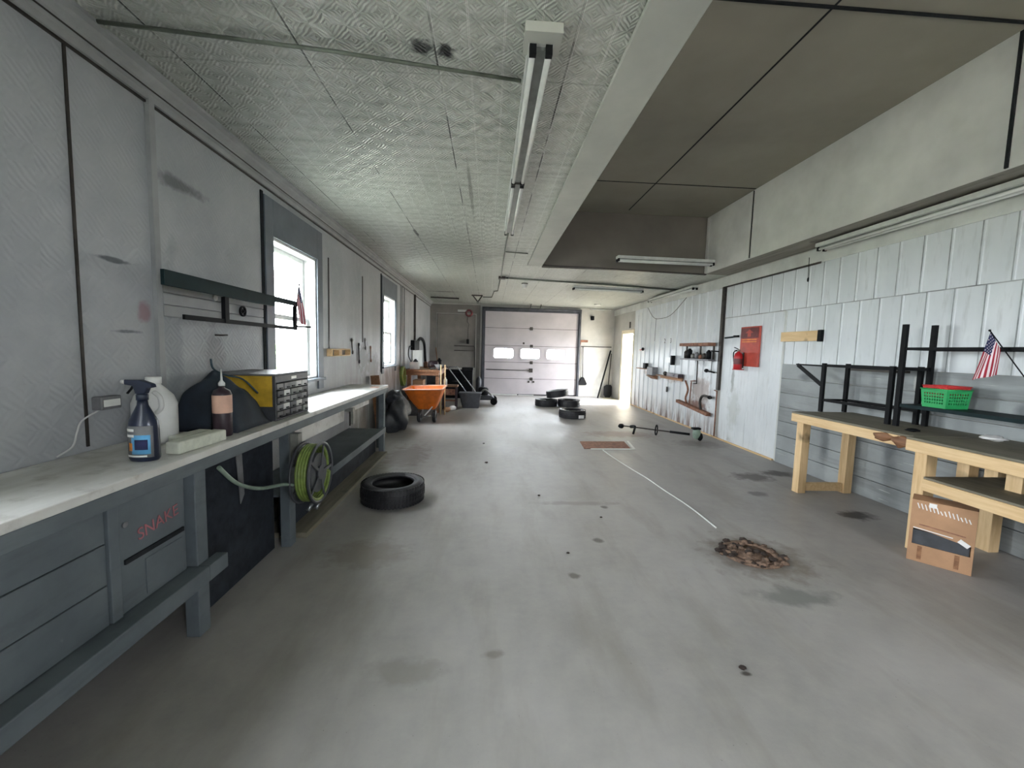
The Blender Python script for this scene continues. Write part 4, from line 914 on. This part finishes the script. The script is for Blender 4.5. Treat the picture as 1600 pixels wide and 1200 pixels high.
MB().lathe([(0, -.012), (.085, -.012), (.085, 0)], (ex+.01, ey, 1.28), n=24).build('bracket_foot', 'red', t); MB().box(ex+.06, XR-.041, ey-.02, ey+.02, 1.3, 1.55).build('wall_bracket', 'iron', t)
t = thing('wall_tool', 'thin dark green tool hung horizontally left of the extinguisher board', 'tool', (XR-.04, 6.75, 1.81))
MB().tube([(XR-.035, 6.98, 1.80), (XR-.035, 6.6, 1.815)], .014, 8).build('tool_shaft', 'blackgreen', t); MB().box(XR-.05, XR-.02, 6.6, 6.72, 1.80, 1.835).build('tool_head', 'black', t)
t = thing('wood_block', 'short horizontal pine board fixed to the white wall above the grey planks', 'board', (XR-.03, 5.2, 1.71))
MB().box(XR-.055, XR-.016, 4.93, 5.58, 1.71, 1.84).build('board_face', 'pine', t, bevel=.003); MB().box(XR-.06, XR-.016, 4.88, 4.929, 1.70, 1.845).build('dark_end', 'black', t)
# hanging pull cords
tag(MB().tube([(XR-.06, 5.17, 2.78), (XR-.06, 5.16, 2.52)], .004, 6).blob((XR-.06, 5.16, 2.5), (.012, .012, .03), 1).build('pull_cord', 'black'), 'short black pull cord hanging from the top board of the right wall', 'cord')
tag(MB().tube(smooth_path([(XR-.036, 10.6, 2.68), (XR-.034, 10.2, 2.4), (XR-.034, 9.8, 2.34), (XR-.034, 9.2, 2.38), (XR-.036, 8.5, 2.68)], 6), .006, 6).tube([(XR-.045, 10.0, 2.36), (XR-.045, 10.02, 1.8)], .005, 6).build('loose_cable', 'iron'), 'loose cable looping below the far ceiling lamp on the right wall', 'cable')

# ------------------------------------------------------------------ ceiling lamps
def lamp(label, a, b, z, axis=1, w=.12, gap=.075, name='fluorescent_lamp'):
    """twin tube strip, a..b = (x,y) ends, axis of length"""
    cx, cy = (a[0]+b[0])/2, (a[1]+b[1])/2; L = math.hypot(b[0]-a[0], b[1]-a[1])
    t = thing(name, label, 'lamp', (0, 0, 0), 'fluorescent strip lamps')
    MB().box(-w/2, w/2, -L/2, L/2, .025, .07).build('housing', 'lampw', t, bevel=.004)
    MB().box(-w*.28, w*.28, -L/2+.02, L/2-.02, .008, .0249).build('channel', 'lampdark', t)
    for s in (-1, 1):
        MB().tube([(s*gap/2, -L/2+.03, -.002), (s*gap/2, L/2-.03, -.002)], .0145, 12).build('tube', 'tube', t)
        for e in (-1, 1): MB().box(s*gap/2-.016, s*gap/2+.016, e*(L/2-.015)-.014, e*(L/2-.015)+.014, -.02, .025).build('socket', 'black', t)
    t.location = (cx, cy, z); t.rotation_euler.z = math.atan2(b[1]-a[1], b[0]-a[0])-PI/2
    return t
lamp('nearer twin-tube fluorescent lamp lengthwise on the tin ceiling', (.21, 2.0), (.21, 3.54), 2.879)
lamp('twin-tube fluorescent lamp on the tin ceiling end to end beyond the nearest one', (.21, 3.56), (.21, 5.05), 2.879)
tag(MB().box(.13, .30, 1.93, 2.08, 2.905, 2.949).build('ceiling_plate', 'board'), 'pale square plate on the ceiling at the near end of the first lamp', 'plate')
lamp('long white fluorescent lamp along the top of the right wall above the planks', (3.98, 2.5), (3.98, 4.86), 2.80, w=.15)
lamp('far fluorescent lamp along the top of the right wall toward the open doorway', (4.04, 8.0), (4.04, 10.3), 2.79, w=.12)
lp = lamp('fluorescent lamp hanging crosswise on thin chains at the end of the raised bay', (2.0, 6.55), (3.6, 6.6), 2.955)
for sx in (-.72, .72):
    for d in (-.05, .05): MB().tube([(d*.4, sx, .07), (d*2, sx+.02, .62)], .003, 6).build('chain', 'steel', lp)
    MB().tube([(-.1, sx+.02, .62), (.1, sx+.02, .62)], .003, 6).build('chain_hook', 'steel', lp)
lamp('fluorescent lamp crosswise on the ceiling just beyond the long dark conduit', (1.75, 8.75), (3.3, 8.85), 2.815)
for x, y in ((2.0, 8.77), (3.05, 8.83)): pass
# conduits on ceiling
def pipe(label, pts, r=.012, m='conduit', name='ceiling_conduit'): return tag(MB().tube(pts, r, 10).build(name, m), label, 'conduit')
pipe('dark conduit crossing the near ceiling from the left wall to the lamp', [(XL+.11, 2.1, 2.935), (-.8, 2.19, 2.935), (.14, 2.32, 2.935)], .009)
pipe('conduit running along the ceiling from the second lamp to the junction box', [(.21, 5.07, 2.935), (.2, 5.6, 2.935), (.21, 8.3, 2.935)], .01)
pipe('long conduit crossing the ceiling from the junction box to the right wall', [(.3, 8.36, 2.925), (2.2, 8.55, zc(2.2)-.02), (4.1, 8.78, zc(4.1)-.02)], .018)
pipe('thin conduit stepping back toward the hoist bracket', [(.2, 8.45, 2.935), (.19, 10.3, 2.935), (.1, 10.4, 2.935), (.05, 11.6, 2.935), (-.2, 11.62, 2.935)], .012)
pipe('short side conduit off the lamp line', [(.2, 6.2, 2.935), (.55, 6.25, 2.935)], .008)
t = thing('junction_box', 'dark junction box on the ceiling where the conduits meet', 'junction box', (.24, 8.37, 2.9))
MB().box(.16, .3, 8.31, 8.44, 2.9, 2.949).build('box_body', 'iron', t, bevel=.004); MB().lathe([(.03, 0), (.03, .03)], (.33, 8.37, 2.91), n=14).build('knockout', 'black', t)
t = thing('bulb_socket', 'white porcelain bulb socket on the ceiling beyond the conduit', 'lamp holder', (.75, 9.1, 2.9))
MB().lathe([(.03, -.1), (.05, -.08), (.06, -.03), (.05, 0)], (.75, 9.1, 2.948), n=20).build('socket_body', 'white', t); MB().lathe([(.07, -.012), (.07, 0)], (.75, 9.1, 2.949), n=20).build('base_plate', 'black', t)
t = thing('hoist_bracket', 'dark triangular steel bracket on the ceiling before the back wall', 'bracket', (-.35, 11.3, 2.8))
MB().bar((-.5, 11.3, 2.93), (-.2, 11.3, 2.93), .06, .03).bar((-.46, 11.3, 2.92), (-.33, 11.3, 2.76), .03, .03).bar((-.22, 11.3, 2.92), (-.33, 11.3, 2.76), .03, .03).build('bracket_frame', 'iron', t)
MB().lathe([(.03, -.02), (.03, .02)], (-.33, 11.27, 2.74), (0, 1, 0), 16).build('pulley', 'galv', t)
tag(MB().bar((-1.7, 12.0, 2.925), (-.9, 12.1, 2.925), .08, .03).build('ceiling_bar', 'iron'), 'dark flat bar on the ceiling in the back left', 'bar')
t = thing('ceiling_vent', 'small white ceiling fitting near the back right corner', 'fitting', (3.2, 12.2, 2.88))
MB().lathe([(.09, -.03), (.1, 0)], (3.2, 12.2, zc(3.2)-.002), n=20).build('vent_body', 'trimw', t)
tag(MB().tube([(3.3, YB-.025, 2.886), (4.0, YB-.025, 2.875)], .022, 8).build('unlit_tube', 'tube'), 'unlit fluorescent tube high in the back right corner', 'tube')

# ------------------------------------------------------------------ right workbenches
WT = .895
def wbench(label, ya, yb, shelf, xf=3.40):
    xb = XR-.035
    t = thing('pine_workbench', label, 'workbench', (3.77, (ya+yb)/2, 0), 'pine workbenches along the right wall')
    MB().box(xf+.0, xb, ya, yb, WT-.018, WT).build('bench_top', 'ply', t, bevel=.002)
    MB().box(xf, xf+.038, ya, yb, WT-.107, WT-.019).build('front_rail', 'pine', t, bevel=.003)
    MB().box(xb-.04, xb, ya, yb, WT-.107, WT-.019).build('back_rail', 'pine', t, bevel=.003)
    for y in (ya+.0, yb-.04): MB().box(xf+.039, xb-.041, y, y+.038, WT-.107, WT-.019).build('end_rail', 'pine', t, bevel=.003)
    for y in (ya+.05, yb-.132):
        for x in (xf+.04, xb-.14):
            if not shelf and y < ya+.1 and x < 3.6: continue
            MB().box(x, x+.09, y, y+.09, 0, WT-.108 if x > 3.6 else WT-.108).build('leg', 'pinev', t, bevel=.003)
    if shelf:
        MB().box(xf+.01, xb-.01, ya, yb-.15, .60, .615).build('lower_shelf', 'ply', t)
        MB().box(xf, xf+.038, ya, yb-.15, .51, .599).build('shelf_rail', 'pine', t, bevel=.003)
        MB().box(xb-.5, xb-.48, ya+1.2, ya+1.29, .616, WT-.108).build('centre_post', 'pinev', t)
    else:
        MB().box(xf+.131, xb-.141, yb-.11, yb-.072, 0.02, .11).build('foot_rail', 'pine', t, bevel=.003)
    return t
far_bench = wbench('farther pine workbench with a bare grimy top against the grey planks', 3.04, 4.36, False)
wbench('nearer pine workbench with a lower shelf and the cardboard box under its corner', 1.3, 3.03, True, 3.33)
MB().blob((3.395, 3.12, .83), (.02, .08, .045), 3, .5, 12, 10).blob((3.395, 3.28, .84), (.015, .09, .035), 8, .5, 10, 8).build('bark_patch', 'oldwood', far_bench)

# black racks on the benches
def rack(label, y0, y1, z0, z1, xf, xb, rails, posts, board=None, brace=False):
    t = thing('shelf_rack', label, 'rack', (xf, (y0+y1)/2, z0), 'black steel racks on the pine benches')
    for x, y, za, zb in posts:
        MB().box(x-.014, x+.014, y-.02, y+.02, za, zb).build('post', 'black', t)
    for (xa, ya, xc, yc, z, h) in rails: MB().bar((xa, ya, z), (xc, yc, z), .012, h).build('rail', 'black', t)
    if board: MB().box(*board).build('shelf_board', 'blackgreen', t)
    return t
r1 = rack('low black steel rack at the far end of the pine benches', 3.55, 4.4, WT, 1.43, 3.75, 4.03,
     [(3.75, 4.38, 1.04, 1.41, .022), ] and [(3.75, 3.6, 3.75, 4.4, 1.415, .03), (4.03, 3.6, 4.03, 4.4, 1.415, .03), (3.75, 3.6, 3.75, 4.4, 1.03, .03), (4.03, 3.6, 4.03, 4.4, 1.03, .03), (3.75, 4.38, 4.03, 4.38, 1.03, .02), (3.75, 4.38, 4.03, 4.38, 1.41, .02), (3.75, 4.4, 3.80, 4.86, 1.41, .018)],
     [(3.75, 4.38, WT, 1.44), (4.03, 4.38, WT, 1.44), (3.75, 3.60, WT, 1.44), (4.03, 3.60, WT, 1.44)])
MB().bar((3.80, 4.84, 1.405), (3.752, 4.41, 1.2), .016, .04).build('brace', 'black', r1)
MB().box(3.80, 3.99, 3.66, 4.1, 1.375, 1.398).build('tray_strip', 'iron', r1)
r2 = rack('tall black steel rack holding the baskets on the nearer pine bench', 2.2, 3.5, WT, 1.82, 3.75, 4.03,
     [(3.75, 1.9, 3.75, 3.52, 1.60, .026), (4.03, 1.9, 4.03, 3.52, 1.60, .03), (3.75, 3.52, 4.03, 3.52, 1.60, .022), (3.75, 3.52, 4.03, 3.52, 1.42, .03)],
     [(3.75, 3.52, WT, 1.82), (4.03, 3.52, WT, 1.82), (3.75, 1.9, WT, 1.82), (4.03, 1.9, WT, 1.82)], board=(3.737, 4.043, 1.9, 3.49, 1.075, 1.105))
# baskets
def basket(name, mat, label, cx, cy, z, hx, hy, h, fl=1.22):
    t = thing(name, label, 'basket', (cx, cy, z))
    B = [(cx-hx, cy-hy), (cx+hx, cy-hy), (cx+hx, cy+hy), (cx-hx, cy+hy)]; T = [(cx+(x-cx)*fl, cy+(y-cy)*fl) for x, y in B]
    for s in range(4):
        b0, b1, t0, t1 = B[s], B[(s+1) % 4], T[s], T[(s+1) % 4]
        def P(u, v):
            x0 = b0[0]+(b1[0]-b0[0])*u; y0_ = b0[1]+(b1[1]-b0[1])*u; x1 = t0[0]+(t1[0]-t0[0])*u; y1_ = t0[1]+(t1[1]-t0[1])*u
            return V((x0+(x1-x0)*v, y0_+(y1_-y0_)*v, z+.002+h*v))
        mb = MB(); nu, nv = 10, 6
        for i in range(nu):
            for j in range(nv):
                u0, u1, v0, v1 = i/nu, (i+1)/nu, j/nv, (j+1)/nv
                if j in (0, nv-1) or i in (0, nu-1): mb.add([P(u0, v0), P(u1, v0), P(u1, v1), P(u0, v1)], [(0, 1, 2, 3)]); continue
                q = .12; um, vm = (u0+u1)/2, (v0+v1)/2
                o_ = [P(u0, v0), P(u1, v0), P(u1, v1), P(u0, v1)]
                i_ = [P(um, v0+(v1-v0)*q), P(u1-(u1-u0)*q, vm), P(um, v1-(v1-v0)*q), P(u0+(u1-u0)*q, vm)]
                mb.add(o_+i_, [(0, 1, 4), (1, 5, 4), (1, 2, 5), (2, 6, 5), (2, 3, 6), (3, 7, 6), (3, 0, 7), (0, 4, 7)])
        mb.build('side_lattice', mat, t, solid=.003)
    MB().add([V((x, y, z+.002)) for x, y in B], [(0, 1, 2, 3)]).build('bottom', mat, t, solid=.003)
    for a, b in zip(T, T[1:]+T[:1]): pass
    MB().tube([V((x, y, z+h)) for x, y in T+T[:1]], .006, 8).build('rim', mat, t)
    return t
basket('plastic_basket', 'green', 'green plastic lattice basket on the tall black rack', 3.86, 3.23, 1.107, .10, .092, .155, 1.12)
basket('plastic_basket', 'redp', 'red plastic basket nested inside the green one', 3.86, 3.23, 1.20, .094, .086, .088, 1.12)

# flags
def flag(name, label, tip, foot, hoist0, hoist1, fly0, fly1, seed=0, amp=.02, axis=V((1, 0, 0))):
    t = thing(name, label, 'flag', foot)
    MB().tube([foot, tip], .004, 8).build('flag_stick', 'black', t)
    MB().blob(tip, .008, 1, 0).build('stick_knob', 'black', t)
    h0, h1, f0, f1 = V(hoist0), V(hoist1), V(fly0), V(fly1)
    nu, nv = 38, 26; mb = MB(); vs = []
    for i in range(nu+1):
        for j in range(nv+1):
            u, v = i/nu, j/nv
            p = (h0.lerp(h1, v)).lerp(f0.lerp(f1, v), u)
            p = p + axis*(amp*u**.5*math.sin(v*9+u*2+seed))
            vs.append(p)
    W = nv+1
    for i in range(nu):
        for j in range(nv):
            u, v = (i+.5)/nu, (j+.5)/nv
            if u < .4 and v < 7/13: m = 1 if (i % 4 == 1 and j % 4 == 1) or (i % 4 == 3 and j % 4 == 3) else 2
            else: m = 0 if int(v*13) % 2 == 0 else 1
            k = len(mb.v)
            mb.add([], [(i*W+j, (i+1)*W+j, (i+1)*W+j+1, i*W+j+1)] if False else [], m)
            mb.f.append([i*W+j, (i+1)*W+j, (i+1)*W+j+1, i*W+j+1]); mb.mi.append(m); mb.sm.append(True)
    mb.v = [V(p) for p in vs]
    mb.build('flag_cloth', ['flagr', 'flagw', 'flagb'], t, solid=.001)
    return t
fl_ = flag('small_flag', 'small American flag on a stick drooping from the tall black rack', (3.71, 2.862, 1.735), (3.71, 2.60, 1.36), (3.71, 2.855, 1.725), (3.71, 2.785, 1.60), (3.705, 2.94, 1.36), (3.705, 2.775, 1.41), 0, .012)
MB().box(3.70, 3.7435, 2.76, 2.776, 1.592, 1.608).build('rail_clip', 'black', fl_)
flag('small_flag', 'small American flag at the end of the left wall rack before the window', (-1.66, 3.72, 2.01), (-1.665, 3.62, 1.66), (-1.66, 3.715, 2.0), (-1.662, 3.685, 1.89), (-1.655, 3.86, 1.66), (-1.66, 3.73, 1.68), 2, .012)
tag(MB().blob((3.9, 2.9, WT+.024), (.07, .06, .02), 7, .6, 14, 10).build('crumpled_paper', 'paper'), 'crumpled white paper lying on the nearer pine bench under the rack', 'paper')
tag(MB().blob((3.62, 3.25, WT+.012), (.05, .04, .012), 9, .5, 12, 8).build('small_tool', 'black'), 'small black object lying on the pine bench by the rack feet', 'tool')

# cardboard box
t = thing('cardboard_box', 'tall cardboard carton with a torn slot and white tape under the pine bench corner', 'box', (3.33, 2.83, 0))
bx0, bx1, by0, by1, bh = -.165, .165, -.09, .09, .46
MB().box(bx0, bx1, by0, by0+.006, .0, .13).box(bx0, bx1, by0, by0+.006, .25, bh).box(bx0, bx0+.02, by0, by0+.006, .13, .25).box(bx1-.02, bx1, by0, by0+.006, .13, .25)\
   .box(bx0, bx0+.006, by0+.006, by1, 0, bh).box(bx1-.006, bx1, by0+.006, by1, 0, bh).box(bx0, bx1, by1-.006, by1, 0, bh)\
   .box(bx0+.006, bx1-.006, by0+.006, by1-.006, 0.001, .007).box(bx0, bx1, by0, by1, bh, bh+.005)
bm = MB()
bm.box(bx0, bx1, by0, by0+.006, .0, .13).prism([(bx0, .25), (bx0, bh), (bx1, bh), (bx1, .2), (.1, .21), (-.05, .24)], 1, by0, by0+.006).box(bx0, bx0+.02, by0, by0+.006, .13, .25).box(bx1-.015, bx1, by0, by0+.006, .13, .2)
bm.box(bx0, bx0+.006, by0+.006, by1, 0, bh).box(bx1-.006, bx1, by0+.006, by1, 0, bh).box(bx0+.006, bx1-.006, by1-.006, by1, 0, bh).box(bx0+.006, bx1-.006, by0+.006, by1-.006, 0.001, .007).box(bx0, bx1, by0, by1, bh, bh+.005)
def L(mb, name, mat, **kw):          # build in the carton's own axes
    o = mb.build(name, mat, None, base=(0, 0, 0), **kw); o.parent = t; return o
L(bm, 'carton_body', 'cardboard')
L(MB().box(bx0+.02, bx1-.02, by0+.012, by0+.08, .008, .235), 'inner_contents', 'dgrey')
rnd = random.Random(5)
mb = MB()
for k in range(14):
    x = bx0+.03+k*.02; mb.bar((x, by0-.001, bh-.02-.003*k+rnd.uniform(-.01, .01)), (x+.012, by0-.001, bh-.055-.003*k), .006, .0015, up=(0, 1, 0))
L(mb, 'white_print_marks', 'paper')
L(MB().box(bx0+.09, bx0+.13, by0-.0015, by0-.0002, bh-.035, bh-.003), 'white_tape', 'paper')
L(MB().bar((.09, by0-.002, .232), (.14, by0-.002, .2), .03, .003, up=(0, 1, 0)), 'white_label', 'paper')
L(MB().bar((bx0+.02, by0-.001, .255), (.06, by0-.001, .238), .006, .002, up=(0, 1, 0)), 'torn_edge', 'paper')
for x in (-.10, .09): L(MB().box(x-.012, x+.012, by0-.002, by0-.0002, .02, .12), 'brown_tape_strip', 'oldwood')
L(MB().bar((bx0+.05, by0-.001, .285), (.12, by0-.001, .265), .008, .0015, up=(0, 1, 0)), 'red_print_line', 'rusty')
t.location = (3.40, 2.86, 0.0); t.rotation_euler.z = math.radians(-50)
# keep the carton in front of the bench leg
t.location = (3.37, 2.745, 0.001)

# ------------------------------------------------------------------ tyres
def make_tyre(label, loc, rot=(0, 0, 0), group='loose tyres on the floor'):
    t = thing('tyre', label, 'tyre', loc, group, rot)
    ro, ri, w = .30, .195, .095
    prof = [(ri, -w*.75), (ri+.012, -w*.86), (ri+.05, -w), (ro-.03, -w*.97), (ro-.008, -w*.82), (ro, -w*.6), (ro, w*.6), (ro-.008, w*.82), (ro-.03, w*.97), (ri+.05, w), (ri+.012, w*.86), (ri, w*.75), (ri+.01, w*.6), (ro-.03, w*.5), (ro-.02, 0), (ro-.03, -w*.5), (ri+.01, -w*.6)]
    MB().lathe(prof, (0, 0, w), n=56, closed=True).build('carcass', 'rubber', None, base=(0, 0, 0)).parent = t
    tr = MB()
    for k in range(56):
        a = k*2*PI/56
        for z0, z1 in ((-.085, -.045), (-.035, -.003), (.003, .035), (.045, .085)):
            r0, r1 = ro-.006, ro+.006 if abs(z0+z1)/2 < .05 else ro+.001
            vs = [((r)*math.cos(a+d), (r)*math.sin(a+d), w+z) for r in (r0, r1) for z, sh in ((z0, 0), (z1, .02)) for d in (sh-.04, sh+.035)]
            tr.add(vs, [(4, 5, 7, 6), (0, 1, 5, 4), (2, 6, 7, 3), (0, 4, 6, 2), (1, 3, 7, 5)])
    tr.build('tread', 'rubber', None, base=(0, 0, 0)).parent = t
    MB().lathe([(ri+.006, w+w*.86), (ri+.014, w+w*.9), (ri+.02, w+w*.88)], (0, 0, 0), n=48, caps=False).build('bead_ring', 'dgrey', None, base=(0, 0, 0)).parent = t
    return t
ty = make_tyre('black tyre lying flat by itself on the floor beside the left bench', (-.91, 3.98, .001))
def place_tyre(label, loc, rot):
    c = copy_tree(ty); c.location = loc; c.rotation_euler = rot; c['label'] = label; return c
place_tyre('black tyre lying flat nearest the camera in the group before the overhead door', (1.92, 9.12, .001), (0, 0, 1))
place_tyre('black tyre lying flat at the left of the group before the overhead door', (1.58, 10.95, .001), (0, 0, 2))
place_tyre('black tyre lying flat at the right rear of the group before the overhead door', (2.2, 10.95, .001), (0, 0, .5))
place_tyre('black tyre leaning tilted on top of the two flat tyres at the back', (1.90, 11.0, .25), (math.radians(-3), math.radians(-9), 0))
tag(MB().bar((2.0, 8.80, .06), (2.12, 8.83, .06), .012, .07).build('paper_sticker', 'paper'), 'white paper sticker on the side of the tyre nearest the hatch', 'sticker')

# ------------------------------------------------------------------ floor things
t = thing('floor_hatch', 'rusty steel hatch plate with a pale worn frame set in the floor', 'hatch', (1.92, 6.4, 0))
MB().prism([(1.50, 6.14), (2.24, 6.18), (2.30, 6.66), (1.54, 6.62)], 2, .001, .012).build('plate', 'rusty', t, bevel=.002)
MB().bar((1.6, 6.12, .006), (2.3, 6.15, .006), .04, .01).bar((2.29, 6.14, .006), (2.37, 6.7, .006), .04, .01).build('frame', 'trimw', t)
tag(MB().tube(smooth_path([(1.77, 6.05, .008), (1.80, 5.6, .008), (1.87, 5.03, .008), (1.92, 4.7, .008), (1.95, 4.3, .008), (2.0, 3.8, .008), (2.0, 3.33, .008)], 5), .0075, 6).build('white_strip', 'trimw'), 'thin white strip running along the floor from the rusty hatch', 'strip')
t = thing('floor_drain', 'crumbling rusty round drain cover in the floor near the right benches', 'drain', (2.0, 2.88, 0))
MB().lathe([(.15, .001), (.155, .012), (.2, .014), (.215, .001)], (2.02, 2.88, 0), n=40, closed=True).build('rim', 'dirt', t)
MB().lathe([(0, .006), (.15, .006), (.15, .001)], (2.02, 2.88, 0), n=40).build('cover', 'dirt', t)
rnd = random.Random(2)
for m, cnt in (('dirt', 34), ('dirtd', 40)):
    mb = MB()
    for k in range(cnt):
        a = rnd.uniform(0, 2*PI); r = rnd.choice((rnd.uniform(.15, .24), rnd.uniform(0, .24)))
        s = rnd.uniform(.008, .03); mb.blob((2.02+r*math.cos(a), 2.88+r*math.sin(a)*.9, .008+s*.3), (s*1.2, s, s*.55), k, .6, 7, 5)
    o = mb.build('rubble', m, t); o['kind'] = 'stuff'
t = thing('grass_trimmer', 'grass trimmer with a long dark shaft lying on the floor by the right wall', 'grass trimmer', (3.1, 7.3, 0))
A, B = V((2.6, 7.62, .1)), V((3.55, 6.9, .1))
MB().tube([A, B], .013, 10).build('shaft', 'iron', t)
MB().blob(A+V((-.03, .03, -.01)), (.06, .06, .045), 2, .15, 12, 8).build('cutting_head', 'black', t)
MB().tube(smooth_path([A+V((.12, -.08, 0)), A+V((.15, -.2, .02)), A+V((.1, -.32, -.03)), A+V((.07, -.36, -.08))]), [.03]*8+[.02]*11, 8).build('guard', 'black', t)
C_ = A.lerp(B, .52)
mb = MB(); mb.tube([C_+V((0, 0, 0))+V((.3*0, 0, 0))+V((math.cos(a)*.05, math.cos(a)*.07, math.sin(a)*.09)) for a in [k*2*PI/16 for k in range(17)]], .012, 8, cap=False).build('loop_handle', 'black', t)
MB().tube([A.lerp(B, .72), B], .022, 10).build('grip', 'black', t)
MB().blob(B+V((.08, -.08, .03)), (.07, .07, .1), 4, .12, 16, 12).build('engine_cover', 'hosepale', t); MB().blob(B+V((.13, -.1, -.02)), (.05, .05, .07), 7, .1, 14, 10).build('fuel_tank', 'black', t)
MB().box(B.x, B.x+.14, B.y-.12, B.y-.02, .20, .235).build('air_filter', 'black', t, bevel=.01)
for k, (x, y, s) in enumerate(((.0, 5.3, .018), (.55, 4.1, .012), (1.25, 1.78, .014), (.62, 2.9, .01), (-.05, 6.4, .014), (1.05, 3.55, .01))):
    tag(MB().blob((x, y, s*.5), (s*1.3, s, s*.5), k, .4, 8, 6).build('debris_crumb', 'dirtd'), 'tiny crumb of debris on the open concrete floor', 'debris', 'crumbs scattered on the floor')

# ------------------------------------------------------------------ light
w = bpy.data.worlds.new('world'); sc.world = w; w.use_nodes = True
nt = w.node_tree; bg = nt.nodes['Background']
tc = nt.nodes.new('ShaderNodeTexCoord'); sp = nt.nodes.new('ShaderNodeSeparateXYZ'); nt.links.new(tc.outputs['Generated'], sp.inputs[0])
rp = nt.nodes.new('ShaderNodeValToRGB'); e = rp.color_ramp.elements
e[0].position = .0; e[0].color = (.89, .94, 1.0, 1); e[1].position = .9; e[1].color = (.86, .9, 1.0, 1)
nt.links.new(sp.outputs[2], rp.inputs[0]); nt.links.new(rp.outputs[0], bg.inputs[0]); bg.inputs[1].default_value = 40.0
def portal(name, loc, rot, sx, sy):
    l = bpy.data.lights.new(name, 'AREA'); l.shape = 'RECTANGLE'; l.size = sx; l.size_y = sy; l.cycles.is_portal = True
    o = bpy.data.objects.new(name, l); COL.objects.link(o); o.location = loc; o.rotation_euler = rot
for i, (a, b) in enumerate(wins): portal('daylight_portal', (XL-.22, (a+b)/2, (WZ0+WZ1)/2), (0, -PI/2, 0), WZ1-WZ0, b-a)
portal('daylight_portal', (2.75, YR-.25, 1.925), (PI/2, 0, 0), 1.3, .85)
portal('daylight_portal', (1.33, YB+.22, 1.37), (-PI/2, 0, 0), 2.5, .4)
portal('daylight_portal', (XR+.2, (DY0+DY1)/2, 1.03), (0, PI/2, 0), 2.1, .95)
sun = bpy.data.lights.new('sun', 'SUN'); sun.energy = 28; sun.angle = .03; sun.color = (1, .93, .8)
so = bpy.data.objects.new('sun', sun); COL.objects.link(so)
so.rotation_euler = V((-1, -.22, -1.05)).to_track_quat('-Z', 'Y').to_euler()

# ------------------------------------------------------------------ camera (eye height 1.5 m)
Rr, Dd, Uu = V((.99807342, .02195762, .05802861)), V((-.05595563, -.08548776, .99476671)), V((.02680344, -.99609724, -.08409441))
right = V((Rr[0], Dd[0], Uu[0])); up = -V((Rr[1], Dd[1], Uu[1])); fwd = V((Rr[2], Dd[2], Uu[2]))
cam = bpy.data.cameras.new('camera'); cam.sensor_width = 36; cam.lens = 36*640/1600; cam.clip_start = .02; cam.clip_end = 200
co = bpy.data.objects.new('camera', cam); COL.objects.link(co)
m = Matrix((right, up, -fwd)).transposed().to_4x4(); m.translation = V((0, 0, 1.5)); co.matrix_world = m
sc.camera = co
vs_ = sc.view_settings; vs_.view_transform = 'Standard'; vs_.look = 'None'; vs_.gamma = 1; vs_.exposure = .58
sc.cycles.use_denoising = True; sc.cycles.max_bounces = 10; sc.cycles.diffuse_bounces = 7; sc.cycles.transparent_max_bounces = 12
sc.cycles.sample_clamp_indirect = 8; sc.cycles.caustics_reflective = False; sc.cycles.caustics_refractive = False
